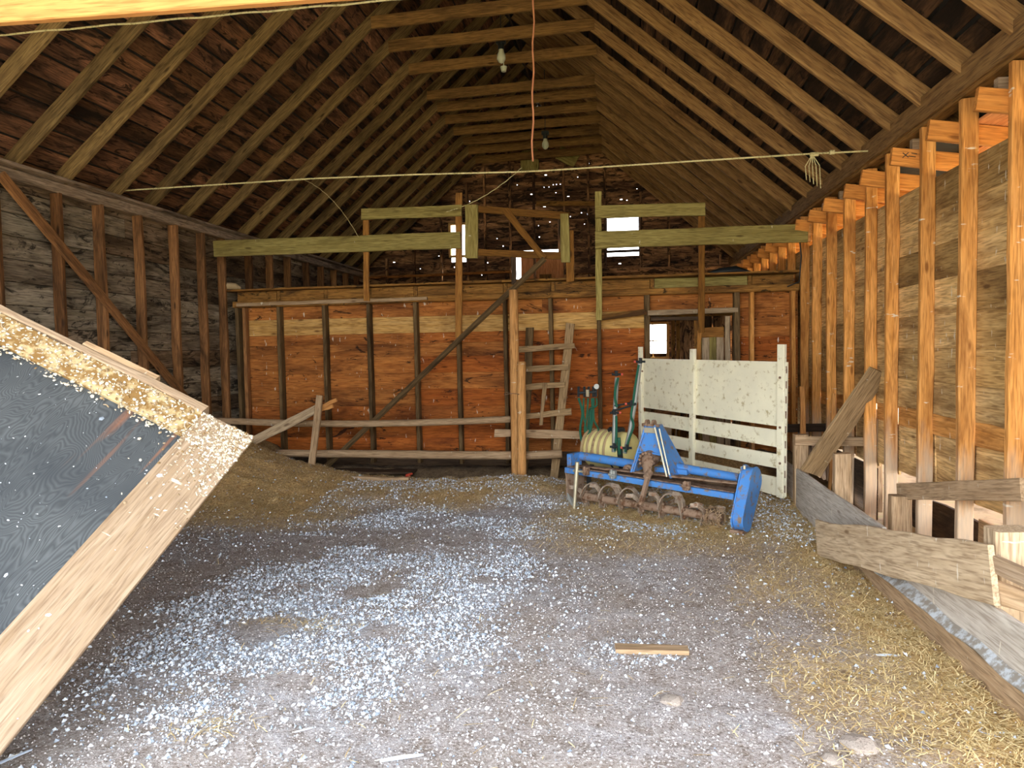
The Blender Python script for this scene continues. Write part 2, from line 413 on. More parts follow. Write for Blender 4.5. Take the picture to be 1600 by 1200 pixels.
# ------------------------------------------------------------------ roof
roof = thing('ceiling', kind='structure')
RY = [.8, 1.41, 2.02, 2.63, 3.24, 3.85, 4.46, 5.07, 5.68, 6.27, 6.96, 7.54, 8.2, 8.86, 9.6, 10.12, 10.63, 11.16, 11.76, 12.4, 13.0, 13.6, 14.3]
nS = {-1: V((-SL, 0, 1)).normalized(), 1: V((SL, 0, 1)).normalized()}      # outward normals of the two slopes
for k, y in enumerate(RY):
    for s in (-1, 1):
        e = V((XC + s * 4.0, y - (.04 if s > 0 else 0), 0)); e.z = zraft(e.x)
        r_ = V((XC + s * .02, y - (.04 if s > 0 else 0), ZR))
        board('rafter', e + nS[s]*.07, r_ + nS[s]*.07, .14, .045, W['rafter'] if s < 0 else W['rafter_r'], roof, nS[s], rough=.006)
    if y > 6.9 and y != 10.12:
        zc = 5.48; hw = (ZR - (zc - .06)) / SL
        board('collar_tie', (XC - hw - R.uniform(-.02, .06), y - .05, zc - .02), (XC + hw + R.uniform(-.03, .04), y - .06, zc + .04), .145, .04, W['collar'], roof, (0, 0, 1), rough=.005)
board('ridge_board', (XC, YF - .3, ZR + .08), (XC, YG, ZR + .08), .16, .03, W['dark'], roof)
# roof sheathing: every plank its own piece
LS = 4.15 * math.sqrt(1 + SL*SL); rows = int(LS / .205)
for s in (-1, 1):
    dn = V((s, 0, -SL)).normalized(); top = V((XC, 0, ZR)) + nS[s] * .152
    for r_ in range(rows + 1):
        ys = [YF - .35] + sorted(R.uniform(YF+2.5 + 4*q, YF + 5 + 4*q) for q in range(3)) + [YG + .1]
        d = r_ * .205 + .1
        for a, b in zip(ys[:-1], ys[1:]):
            p = top + dn * d + nS[s] * R.uniform(-.003, .004)
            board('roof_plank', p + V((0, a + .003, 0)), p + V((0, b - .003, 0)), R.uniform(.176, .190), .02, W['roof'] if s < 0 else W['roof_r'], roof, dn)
    mb = MB(); p = V((XC, 0, ZR)) + nS[s] * .18 - dn * .22; q = p + dn * (LS + .35)
    mb.prism([p + V((0, YF - .5, 0)), p + V((0, YG + .3, 0)), q + V((0, YG + .3, 0)), q + V((0, YF - .5, 0))], nS[s] * .02)
    mb.build('shingle_light_block', P['blackpaint'], roof)  # unseen shingle slab, added to block light through the plank gaps
# ------------------------------------------------------------------ left wall
wl_ = thing('wall_left', kind='structure')
board('top_plate', (XL - .06, YF, 3.245), (XL - .06, YG, 3.245), .10, .13, W['plate_l'], wl_, rough=.008)
board('plate_ledge', (XL - .02, YF, 3.31), (XL - .02, YG, 3.31), .14, .03, W['plate_l'], wl_, (1, 0, .2), rough=.01)
LY = [.6, 1.2, 1.8, 2.45, 3.1, 3.7, 4.3, 4.88, 5.49, 6.18, 6.76, 7.38, 7.99, 8.59, 9.06, 9.75, 10.4, 11.0, 11.7, 12.3, 12.9, 13.5, 14.1]
for y in LY:
    board('stud', (XL - .06, y, 0), (XL - .06 + R.uniform(-.01, .01), y + R.uniform(-.02, .02), 3.2), .11, .05, W['stud_l'], wl_, (1, 0, 0), rough=.006)
for r_ in range(16):
    z0 = .02 + r_ * .208; j = R.uniform(6, 10)
    for a, b in ((YF - .1, j), (j, YG + .1)):
        board('wall_plank', (XL - .132, a + .002, z0 + .1), (XL - .132, b - .002, z0 + .1), .203, .02, W['left'], wl_, rough=0)
board('brace', (XL + .02, 5.5, 3.2), (XL + .02, 8.35, .82), .10, .035, W['stud_l'], wl_, (0, 1, 1), rough=.006)
board('outer_batten', (XL - .17, YF, 1.6), (XL - .17, YG, 1.6), 3.5, .02, W['dark'], wl_, rough=0)
# ------------------------------------------------------------------ right wall
wr = thing('wall_right', kind='structure')
board('top_plate', (XR + .05, YF, 3.24), (XR + .05, YG, 3.24), .10, .12, W['collar'], wr, rough=.005)
board('plate_board', (XR - .012, YF, 3.30), (XR - .012, YG, 3.30), .17, .03, W['rafter_r'], wr, rough=.006)
RS = [.7, 1.3, 1.95, 2.55, 3.2, 3.85, 4.46, 5.06, 5.69, 6.36, 6.86, 7.48, 8.07, 8.65, 9.2, 9.85, 10.45, 11.05, 11.65, 12.3, 12.9, 13.5, 14.1]
for y in RS:
    board('stud', (XR + .05, y, 0), (XR + .05, y + R.uniform(-.015, .015), 3.18), .10, .05, W['stud_r'], wr, (1, 0, 0), rough=.005)
for r_ in range(7):                                        # sheathing boards, cut at the studs
    z0 = 1.07 + r_ * .25
    i = 0
    while i < len(RS) - 1:
        n = R.choice((1, 2, 2, 3)); j = min(i + n, len(RS) - 1)
        board('wall_plank', (XR + .112 + R.uniform(-.003, .003), RS[i] + .003, z0 + .125), (XR + .112, RS[j] - .003, z0 + .125), .2515, .02, W['right'], wr)
        i = j
for i in range(len(RS) - 1):
    board('nailing_strip', (XR + .105, RS[i] + .03, 1.01), (XR + .105, RS[i+1] - .03, 1.01), .15, .02, W['stud_r'], wr, rough=.006)
    if RS[i] > 3.5:
        board('lower_panel', (XR + .13, RS[i] - .01, .745 + R.uniform(-.04, .02)), (XR + .13, RS[i+1] + .01, .745), .41 if RS[i] < 6.6 else .5, .015, W['right'], wr, rough=.012)
for i in range(10, len(RS) - 1):
    board('wall_plank', (XR + .112, RS[i], .36), (XR + .112, RS[i+1], .36), .24, .02, W['dark'], wr)
    board('wall_plank', (XR + .112, RS[i], .12), (XR + .112, RS[i+1], .12), .24, .02, W['dark'], wr)
sb = thing('wall_sill', kind='structure')
board('sill_board', (XR + .35, 3.0, .12), (XR + .35, 5.5, .17), .34, .03, W['grey'], sb, rough=.01)
board('sill_board', (XR + .35, 5.5, .17), (XR + .35, 6.9, .15), .3, .03, W['dark'], sb, rough=.01)
# ------------------------------------------------------------------ lean-to roof seen through the gap
lt = thing('lean_to_roof', kind='structure')
def zl(x): return 3.0 - .16 * (x - 2.05)
for y in RS:
    if y > 14.5: continue
    yy = y + .048; x0 = XR - .14 - R.uniform(0, .05)
    board('lean_to_rafter', (x0, yy, zl(x0)), (6.2, yy + R.uniform(-.02, .02), zl(6.2)), .13, .04, W['joist'], lt, (0, 0, 1), rough=.004)
    if R.random() < .8: board('rafter_block', (XR + .0, yy + .12, 3.10), (XR + .1, yy + .12, 3.10), .1, .05, W['trim'], lt, (0, 0, 1))
for k in range(16):
    x = XR + .22 + k * .25
    for a, b in ((YF, 6.1 + R.uniform(-.6, .6)), (6.9, YG)):
        b0 = b
        board('lean_to_plank', (x, a if a == YF else 6.7, zl(x) + .08), (x, b if a == YF else YG, zl(x) + .08), .243, .02, W['ply'], lt, (1, 0, -.16))
mb = MB(); mb.prism([(XR + .1, YF - .2, zl(2.3) + .12), (XR + .1, YG + .2, zl(2.3) + .12), (6.35, YG + .2, zl(6.35) + .12), (6.35, YF - .2, zl(6.35) + .12)], (0, 0, .02)); mb.build('lean_to_cover', P['blackpaint'], lt)
for y in (3.0, 6.9, 10.8, 14.7):
    board('lean_to_post', (6.1, y, 0), (6.1, y, zl(6.1) - .05), .12, .12, W['grey'], lt, (1, 0, 0))
# scribbled pencil marks on one joist face
mb = MB()
for a, b in (((2.09, 3.02), (2.13, 2.985)), ((2.13, 3.02), (2.09, 2.985)), ((2.15, 3.015), (2.19, 3.005)), ((2.13, 2.995), (2.18, 2.985))):
    mb.tube([(a[0], 5.69 + .048-.0215, a[1]), (b[0], 5.69+.048-.0215, b[1])], .003, 5)
mb.build('pencil_scribble', P['black'], lt)
# ------------------------------------------------------------------ partition (loft front, orange wall) with its doorway
wp = thing('wall_partition', kind='structure')
PS = [-5.23, -4.62, -3.96, -3.33, -2.68, -2.1, -1.47, -0.87, -0.25, .36, 1.46, 1.64, 2.13]
ztop = 2.32
rowsP = [(.27, .45), (.45, .65), (.65, .88), (.88, 1.11), (1.11, 1.33), (1.33, 1.55), (1.55, 1.73), (1.73, 1.87), (1.87, 2.09), (2.09, 2.34)]
for k, (a, b) in enumerate(rowsP):
    mt = W['yellow'] if k == 8 else W['red']
    if b > 2.06 and k == 9: segs = [(-5.3, -1.0), (-1.0, 2.2)]
    else:
        segs = [(-5.3, -2.68 if k % 2 else -1.47), (-2.68 if k % 2 else -1.47, .38), (1.47, 2.2)]
    for j, (x0, x1) in enumerate(segs):
        board('wall_plank', (x0, YP + .075 + R.uniform(0, .004), (a+b)/2), (x1, YP + .075, (a+b)/2), b - a + .003, .022, (mt if k != 8 or x0 < .3 else W['red']), wp)
for i, x in enumerate(PS):
    wd = .05 if i not in (9, 10) else .07
    board('stud', (x, YP, .12 if i < 9 else 0), (x - .01, YP, ztop), .12, wd, W['stud_r'] if x > 1.5 else W['stud_p'], wp, (0, 1, 0), rough=.005)
board('stud', (-5.14, YP, .2), (-5.14, YP, ztop), .09, .05, W['stud_l'], wp, (0, 1, 0), rough=.005)
board('top_ledger', (-5.28, YP - .02, 2.305), (2.18, YP - .02, 2.33), .085, .13, W['rim'], wp, rough=.005)
board('top_ledger', (-5.2, YP - .11, 2.30), (-2.5, YP - .11, 2.315), .045, .045, W['rail'], wp, rough=.005)
board('loft_rim', (-5.35, YP - .04, 2.50), (-1.5, YP - .04, 2.512), .028, .17, W['rim'], wp, rough=.004)
board('loft_rim', (-1.5, YP - .04, 2.512), (2.18, YP - .04, 2.52), .028, .17, W['rim'], wp, rough=.004)
xs = [-5.3, -4.66, -3.97, -3.35, -2.7, -2.1, -1.48, -.85, -.25, .42, 1.02, 1.62, 2.17]
for i in range(len(xs) - 1):
    board('rim_plank', (xs[i] + .03, YP + .05, 2.42), (xs[i+1] - .03, YP + .05, 2.42), .15, .022, W['rim'] if i < 9 or i == 11 else W['beam'], wp)
    if i: board('joist_end', (xs[i], YP - .04 + .08, 2.42), (xs[i], YG, 2.44), .15, .045, W['rim'], wp)
for k in range(28):
    y = YP + .12 + k * .2
    board('loft_floor_plank', (XL, y, 2.515), (XR, y, 2.525), .192, .02, W['yellow'], wp, (0, 1, 0))
board('door_head', (.36, YP - .02, 2.055), (1.46, YP - .02, 2.065), .06, .11, W['grey'], wp, rough=.004)
board('door_head', (.40, YP + .05, 1.985), (1.0, YP + .05, 1.975), .05, .03, W['dark'], wp, rough=.004)
board('sill_foundation', (-5.3, YP + .1, .1), (.3, YP + .1, .1), .34, .05, W['dark'], wp, rough=.01)
for k in range(7):                                      # dark boards low down behind the white panel
    pass
# small rail beside the doorway
board('short_rail', onY(935, 497, YP - .08), onY(1010, 487, YP - .08), .075, .03, W['rim'], wp, rough=.004)
# doorway leaf: weathered batten door
d1 = thing('door_1', kind='structure', loc=(1.05, YP + .2, 0))
for i in range(4):
    board('door_board', (1.01 + .09*i, YP + .22, .15), (1.01 + .09*i, YP + .22, 1.83), .087, .022, W['grey'] if i % 2 else W['beam'], d1, (1, 0, 0), rough=.003)
board('door_batten', (.97, YP + .2, 1.80), (1.33, YP + .2, 1.80), .13, .02, W['hang'], d1, rough=.004)
board('door_jamb', (1.36, YP + .12, 0), (1.36, YP + .12, 2.0), .06, .04, W['grey'], d1, (1, 0, 0), rough=.004)
board('door_jamb', (.98, YP + .1, 0), (.98, YP + .1, 2.0), .07, .04, W['rim'], d1, (1, 0, 0), rough=.006)
# back room: brown panel wall with boards
bw = thing('wall_back_room', kind='structure')
for i in range(7):
    x = .98 + i * .3
    board('panel_board', (x + .1, 12.2, .1), (x + .1, 12.2, 2.4), .28, .02, W['gable'] if i != 1 else W['dark'], bw, (1, 0, 0))
for i in range(2): board('stud', (.88 + .08*i, 12.1, .1), (.88 + .08*i, 12.1, 2.4), .06, .05, W['rim'], bw, (1, 0, 0))
board('cross_board', (.2, 12.0, 2.2), (2.2, 12.0, 2.2), .16, .03, W['rim'], bw)
# ------------------------------------------------------------------ far gable wall
wb = thing('wall_back', kind='structure')
openings = [(-.23, .41, 3.57, 4.32), (-3.50, -3.18, 3.60, 4.32), (-2.17, -1.13, 2.52, 3.74), (.1, .97, 1.43, 2.12)]
knots = [(R.uniform(-4.2, 1.4), R.uniform(2.8, 5.2)) for _ in range(46)]
for px, py in [(830,300),(835,300),(865,292),(870,292),(876,293),(858,285),(852,268),(853,272),(850,325),(843,340),(887,298),(888,305),(842,358),(843,365),(903,270),(920,250),(970,317),(980,322),(615,405),(646,418),(647,424),(692,416),(570,404)]:
    q = onY(px, py, YG); knots.append((q.x, q.z))
k = 0; z = .1
while z < 6.4:
    h = .2; zc = z + h/2
    hwid = 3.9 if z < 3.3 else max(0.05, 3.80 - (z - ZE - .17) / SL)
    x0, x1 = XC - hwid, XC + hwid
    iv = [(x0, x1)]
    for (a, b, c_, d_) in openings:
        if zc > c_ and zc < d_ + .02:
            iv = [s_ for (p, q) in iv for s_ in ((p, min(q, a)), (max(p, b), q)) if s_[1] - s_[0] > .02 and (s_[0] < a or s_[0] >= b)]
    for p, q in iv:
        # notches let pin-points of daylight through
        ks = sorted(kx for kx, kz in knots if z <= kz < z + h and p + .05 < kx < q - .05)
        if z < 2.5: ks = []
        mb = MB(); cur = p
        for kx in ks:
            if kx - cur > .06:
                mb.box(((cur + kx - .014)/2, YG, zc), (kx - .014 - cur, .02, h + .012))
                hh = R.uniform(.010, .022); kz = R.uniform(-.06, .06); wk = R.choice((.014, .016, .02, .045))
                mb.box((kx - .014 + wk/2, YG, zc + (kz + hh + (h + .012)/2)/2), (wk, .02, (h + .012)/2 - kz - hh))
                mb.box((kx - .014 + wk/2, YG, zc + (kz - (h + .012)/2)/2), (wk, .02, (h + .012)/2 + kz))
                cur = kx - .014 + wk
        mb.box(((cur + q)/2, YG, zc), (max(q - cur, .01), .02, h + .012))
        for vv in mb.v:
            lim = 3.80 - (vv.z - ZE - .17) / SL
            if z > 3.2: vv.x = max(XC - lim, min(XC + lim, vv.x))
        xm = (p+q)/2
        for i_, vv in enumerate(mb.v): mb.v[i_] = vv - V((xm, YG, zc))
        mb.build('wall_plank', W['gable'], wb, mw=Matrix.Translation((xm, YG + (.012 if int(round(z/h)) % 2 else 0), zc)) @ Matrix.Rotation(.05, 4, 'X'))
    z += h
for x in (-4.9, -4.3, -3.7, -3.13, -2.75, -2.22, -1.72, -1.1, -.6, -.27, .45, 1.0, 1.6, 2.0):
    zt = zraft(x) - .02
    board('stud', (x, YG - .07, 2.5), (x, YG - .07, zt), .09, .045, W['gable'], wb, (0, 1, 0), rough=.003)
board('gable_ledger', (-5.3, YG - .14, 3.22), (-2.2, YG - .14, 3.25), .05, .05, W['red'], wb)
board('gable_ledger', (-1.1, YG - .14, 3.2), (2.2, YG - .14, 3.2), .09, .05, W['gable'], wb)
board('patch_board', onY(838, 318, YG - .15), onY(930, 318, YG - .15), .09, .03, W['rim'], wb)
q = onY(828, 254, YG - .3); board('patch_board', q + V((0, 0, -.2)), q + V((0, 0, .25)), .36, .04, W['beam'], wb, (1, 0, 0), rough=.02)
q = onY(884, 244, YG - .3); board('patch_board', q + V((-.15, 0, .1)), q + V((.22, 0, -.12)), .25, .04, W['beam'], wb, (0, 0, 1), rough=.02)
# window frames
def winframe(name, x0, x1, z0, z1, y, panes, mat, glass=False):
    o = thing(name, kind='structure', loc=((x0+x1)/2, y, z0))
    for a, b in (((x0-.04, z0-.02), (x1+.04, z0-.02)), ((x0-.04, z1+.02), (x1+.04, z1+.02))):
        board('window_frame', (a[0], y - .03, a[1]), (b[0], y - .03, b[1]), .05, .06, mat, o)
    for x in (x0-.02, x1+.02): board('window_frame', (x, y - .03, z0), (x, y - .03, z1), .05, .06, mat, o, (1, 0, 0))
    for i in range(1, panes[0]): board('glazing_bar', (x0+(x1-x0)*i/panes[0], y-.03, z0), (x0+(x1-x0)*i/panes[0], y-.03, z1), .02, .02, mat, o, (1, 0, 0))
    for i in range(1, panes[1]): board('glazing_bar', (x0, y-.03, z0+(z1-z0)*i/panes[1]), (x1, y-.03, z0+(z1-z0)*i/panes[1]), .02, .02, mat, o)
    return o
winframe('window_1', -.23, .41, 3.62, 4.28, YG, (1, 1), W['dark'])
winframe('window_2', -3.50, -3.18, 3.64, 4.28, YG, (1, 1), W['yellow'])
w3 = winframe('window_3', .12, .95, 1.43, 2.10, YG, (3, 2), W['yellow'])
# loft door: pale plank leaf standing just inside the opening
d2 = thing('door_2', kind='structure', loc=(-1.6, YG + .1, 2.5))
for i in range(4): board('door_board', (-1.90 + .24*i, YG + .03, 2.52), (-1.90 + .24*i, YG + .03, 3.62), .242, .02, W['ply'], d2, (1, 0, 0))
board('door_batten', (-1.50, YG - .06, 2.5), (-1.50, YG - .06, 3.18), .25, .03, W['rim'], d2, (1, 0, 0))
# ------------------------------------------------------------------ front gable over the doorway (out of view, added and sized to limit daylight on the roof)
wf = thing('wall_front', kind='structure')
board('door_header', (-5.3, YH0, 3.27), (XR + .1, YH0, 3.09), .34, .04, W['header'], wf, rough=.003)
z = 4.3
while z < 6.4:
    hw_ = max(.1, 3.85 - (z + .1 - ZE) / SL)
    board('wall_plank', (XC - hw_, YF - .02, z + .1), (XC + hw_, YF - .02, z + .1), .199, .02, W['gable'], wf); z += .2

# ================================================================== LARGE LEANING DOOR (front left)
Cn = ray(397, 685) / F * 3.8 + V((0, 0, H)); Bn = ray(0, 1180) / F * 2.6 + V((0, 0, H))
An = ray(0, 490) * (3.757 / F) + V((0, 0, H))
ux = (Bn - Cn).normalized(); uy = (An - Cn); uy = (uy - uy.dot(ux)*ux).normalized(); uz = ux.cross(uy)
if uz.dot(V((0, 0, H)) - Cn) < 0: uz = -uz                                  # uz faces the camera
Lx = 2.02; Ly = 2.3
ld = thing('leaning_door', 'big black plywood barn door with tan trim boards tilted across the left foreground', 'door', loc=(Cn.x, Cn.y, 0))
def dp(a, b, c_=0): return Cn + ux*a + uy*b + uz*c_
def sheet(name, x0, x1, y0, y1, c_, t, mat, ins=0, rough=.004, along='x', label=None):
    if along == 'x': a, b, w_ = dp(x0, (y0+y1)/2, c_), dp(x1, (y0+y1)/2, c_), y1-y0; up = uy
    else: a, b, w_ = dp((x0+x1)/2, y0, c_), dp((x0+x1)/2, y1, c_), x1-x0; up = ux
    return board(name, a, b, w_, t, mat, ld, up, rough=rough, label=label)
tw = .30
sheet('plywood_sheet', .15, Lx, .2, Ly, -.02, .018, W['doorply'], rough=0, label='black stained plywood sheet')
sheet('trim_board', 0, Lx, 0, tw, 0, .022, W['trim'], rough=.002, label='tan grained trim board')
sheet('trim_board', 0, .17, tw + .002, Ly, 0, .024, W['crust'], along='y', rough=.008, label='trim board crusted with droppings')
sheet('edge_board', -.05, .0, .30, Ly, -.03, .09, W['trim'], along='y', rough=.008)
sheet('edge_board', -.09, -.05, .62, 1.05, -.02, .05, W['rail'], along='y', rough=.006)
sheet('back_rail', .1, Lx, .9, 1.05, -.06, .04, W['dark'])
# flaky crust bits on the top trim
rr = random.Random(3)
def flake_mesh(n, place, size, mat, name, thick=.006, tone=True):
    vs = []; fs = []; tn = []
    for i in range(n):
        p, nx_, sc = place(i)
        k_ = 5; base = len(vs); nx_ = V(nx_).normalized(); a_ = nx_.orthogonal().normalized(); b_ = nx_.cross(a_)
        th = rr.random() * 6.28; el = rr.uniform(.25, .85); t_ = rr.random()
        ring = []
        for q in range(k_):
            an = th + 6.283*q/k_ ; x = math.cos(6.283*q/k_) * size * sc; y = math.sin(6.283*q/k_) * size * sc * el
            ring.append(p + a_*(x*math.cos(th) - y*math.sin(th)) + b_*(x*math.sin(th) + y*math.cos(th)) + nx_ * rr.uniform(0, thick*.3))
        vs += ring + [p + nx_*thick*sc]; tn += [t_]*6
        fs += [(base+q, base+(q+1) % k_, base+5) for q in range(k_)]
    me = mesh(name, vs, fs, mat)
    a = me.attributes.new('tone', 'FLOAT', 'POINT'); a.data.foreach_set('value', tn); return me
LM = {'crust': litter_mat('crust_flakes', '7c6038', 'd8d2c0'), 'straw': litter_mat('straw_blades', 'a8864a', 'fae4ac'),
      'chip': litter_mat('pale_feather_bits', '7d8690', 'e6edf5'), 'gravel': litter_mat('gravel_stones', '74685e', 'd0cac6'), 'clod': litter_mat('dark_clods', '3d3024', '6a5740')}
def pl_(i):
    if rr.random() < .55: return dp(rr.uniform(0, .22), rr.uniform(0, 1.5), .013), uz, rr.uniform(.3, 1.2)
    return dp(abs(rr.gauss(0, .22)), abs(rr.gauss(0, .15)), .013), uz, rr.uniform(.3, 1)
o = link('dropping_crust', flake_mesh(1900, pl_, .011, LM['crust'], 'dropping_crust', .006), ld); o['kind'] = 'stuff'; o.matrix_local = PW[ld.name].inverted()
def pl_(i): return dp(rr.uniform(.2, Lx), rr.uniform(.02, Ly), .013 if rr.random() < .3 else -.009), uz, rr.uniform(.2, 1) * (1.8 if rr.random() < .1 else .7)
o = link('dropping_spots', flake_mesh(300, pl_, .009, LM['chip'], 'dropping_spots', .003), ld); o['kind'] = 'stuff'; o.matrix_local = PW[ld.name].inverted()

# ================================================================== HANGING TIMBER FRAME (Y = 8.7)
YH = 8.7
def hb(name, a, b, w_, t_, mat, parent, dy=0, up=(0, 0, 1), rough=.005, label=None):
    return board(name, onY(a[0], a[1], YH + dy), onY(b[0], b[1], YH + dy), w_, t_, mat, parent, up, rough, label)
tf = thing('left_hanging_frame', 'green-grey beams and thin hangers fixed to the left wall in front of the loft', 'timber frame', group='timber frames hanging before the loft', loc=tuple(onY(530, 383, YH)))
hb('beam', (335, 389), (720, 375), .205, .045, W['beam'], tf)
hb('upper_beam', (565, 335), (722, 329), .14, .04, W['beam'], tf, .02)
hb('hanger', (717, 302), (717, 528), .085, .035, W['hang'], tf, .05, (1, 0, 0))
hb('hanger', (572, 342), (573, 470), .075, .035, W['hang'], tf, .05, (1, 0, 0))
tf = thing('right_hanging_frame', 'green-grey beams with thin hangers reaching the right wall before the loft', 'timber frame', group='timber frames hanging before the loft', loc=tuple(onY(1100, 372, YH)))
hb('beam', (930, 375), (1262, 364), .205, .045, W['beam'], tf)
hb('upper_beam', (930, 331), (1102, 327), .15, .04, W['beam'], tf, .01)
hb('cut_end', (1262, 364), (1267, 364), .2, .044, W['header'], tf, 0)
hb('hanger', (935, 300), (936, 500), .075, .035, W['beam'], tf, .05, (1, 0, 0))
hb('hanger', (1096, 330), (1096, 520), .075, .035, W['hang'], tf, .05, (1, 0, 0))
hb('hanger', (1094, 518), (1092, 566), .05, .03, W['hang'], tf, .055, (1, 0, 0), .012)
tf = thing('hay_door_frame', 'orange timber frame with a diagonal brace in the gap between the two hanging beams', 'timber frame', group='timber frames hanging before the loft', loc=tuple(onY(815, 400, YH)))
hb('side_board', (737, 320), (737, 404), .16, .04, W['beam'], tf, -.01, (1, 0, 0))
hb('top_rail', (746, 327), (890, 338), .085, .04, W['hang'], tf, .02)
hb('bottom_rail', (736, 394), (888, 400), .085, .04, W['hang'], tf, .02)
hb('side_post', (882, 334), (884, 410), .11, .04, W['beam'], tf, -.02, (1, 0, 0))
hb('side_post', (890, 360), (891, 440), .10, .04, W['hang'], tf, .03, (1, 0, 0))
hb('diagonal_brace', (789, 328), (850, 404), .085, .035, W['hang'], tf, -.03, (1, 0, 1))
hb('wall_bracket', (874, 335), (876, 402), .05, .04, W['gable'], tf, .05, (1, 0, 0))
hb('drop_post', (803, 392), (803, 445), .06, .04, W['dark'], tf, .04, (1, 0, 0))
o = board('leaning_pole', onY(851, 404, YH - .05), onY(500, 738, YH + .1), .06, .05, W['stud_p'], None, (1, 0, 1), .003)
tag(o, 'long dark thin pole leaning diagonally from the loft frame down to the floor', 'pole')

# ================================================================== POSTS AND RAIL FENCE
fe = thing('rail_fence', 'pole fence of two posts and round rails before the orange wall', 'fence', loc=(-1.3, 8.7, 0))
b_ = onY(807, 748, 8.6); t_ = onY(802, 453, 8.6)
log('tall_post', (b_.x, 8.6, -.1), (t_.x, 8.6, t_.z), .062, .055, W['post'], fe)
b_ = onY(815, 755, 8.45); t_ = onY(815, 565, 8.45)
log('short_post', (b_.x, 8.45, -.1), (t_.x, 8.45, t_.z), .056, .052, W['post'], fe)
log('round_rail', onY(330, 657, 8.75), onY(800, 655, 8.68), .045, .042, W['rail'], fe, seg=16, wob=.08, bend=.05)
log('round_rail', onY(432, 708, 8.7), onY(800, 712, 8.66), .05, .055, W['rail'], fe, seg=16, wob=.1)
log('round_rail', onY(820, 712, 8.6), onY(878, 709, 8.62), .055, .05, W['rail'], fe, seg=6)
pts = []
c0 = onY(808, 615, 8.5)
for zz, rad in ((c0.z, .0),):
    mb = MB(); ring = []
    for i in range(25):
        t = 2*math.pi*i/24; ring.append(V((-1.265 + .125*math.cos(t), 8.53 + .16*math.sin(t), zz + .01*math.sin(3*t))) - V((-1.3, 8.7, 0)))
    mb.tube(ring, .004, 5); mb.build('wire_tie', P['rust'], fe)
o = board('cross_pole', onY(773, 676, 8.72), onY(908, 679, 8.8), .10, .035, W['rail'], None, (0, 0, 1), .01)
tag(o, 'short grey split board crossing behind the posts and the ladder foot', 'board')
# ladder
la = thing('wooden_ladder', 'crooked homemade wooden ladder of grey boards leaning on the orange wall', 'ladder', loc=(-.85, 8.8, 0))
def lb(name, a, b, ya, yb, w_, mat, up, dy=0): return board(name, onY(a[0], a[1], ya+dy), onY(b[0], b[1], yb+dy), w_, .035, mat, la, up, .006)
lb('side_rail', (828, 512), (818, 745), 9.05, 8.85, .10, W['stud_p'], (1, 0, 0))
lb('side_rail', (891, 505), (866, 748), 9.05, 8.80, .105, W['ladder'], (1, 0, 0))
for a, b, yy in (((811, 546), (898, 540), 9.0), ((820, 577), (888, 573), 8.96), ((820, 605), (883, 601), 8.94), ((820, 651), (893, 643), 8.9)):
    lb('rung', a, b, yy, yy, .075, W['ladder'], (0, 0, 1), -.04)
lb('loose_slat', (852, 598), (845, 664), 8.92, 8.92, .045, W['ladder'], (1, 0, 0), -.06)
# boards on the heap, left
o = board('broken_board', onY(392, 692, 8.5), onY(500, 636, 8.5), .11, .04, W['grey'], None, (0, 0, 1), .008)
PWm = o
bk = thing('splintered_board', 'grey board with splintered orange end leaning on the left heap', 'board', loc=tuple(onY(392, 692, 8.5)))
o.parent = bk; o.matrix_local = PW[bk.name].inverted() @ PW[o.name]; o.name = 'plank'
board('splintered_end', onY(500, 638, 8.5), onY(526, 624, 8.5), .045, .03, W['header'], bk, (0, 0, 1), .008, 'fresh orange splintered end')
board('splintered_end', onY(498, 642, 8.5), onY(520, 634, 8.5), .04, .03, W['header'], bk, (0, 0, 1), .008, 'fresh orange splintered end')
o = board('upright_stake', onY(500, 618, 8.42), onY(485, 742, 8.3), .085, .035, W['rail'], None, (1, 0, 0), .006)
tag(o, 'pale upright stake board leaning against the rails left of the posts', 'board')
o = board('fallen_plank', (-4.3, 9.02, .035), (-2.7, 9.05, .03), .28, .03, W['dark'], None, (0, 1, 0), .008)
tag(o, 'dark wide plank lying flat under the lower rail', 'plank')
o = board('fallen_stick', onY(522, 748, 8.15), onY(640, 748, 8.15), .05, .05, W['rail'], None, (0, 0, 1), .008)
tag(o, 'pale stick half buried at the crest of the litter bank', 'stick')
o = board('fallen_board', onZ(962, 1014, .012), onZ(1076, 1016, .012), .085, .024, W['rail'], None, (0, 1, 0), .006)
tag(o, 'short weathered board lying alone on the bare earth floor', 'board')
mb = MB(); q = onY(632, 738, 8.6); mb.box((0, 0, 0), (.06, .05, .035)); mb.tube([(-.02, 0, .01), (.05, .03, .02)], .012, 6)
tag(mb.build('red_scrap', P['chipred'], None, mw=Matrix.Translation((q.x, 8.75, .03))), 'small red scrap on the dark ground under the rails', 'scrap')

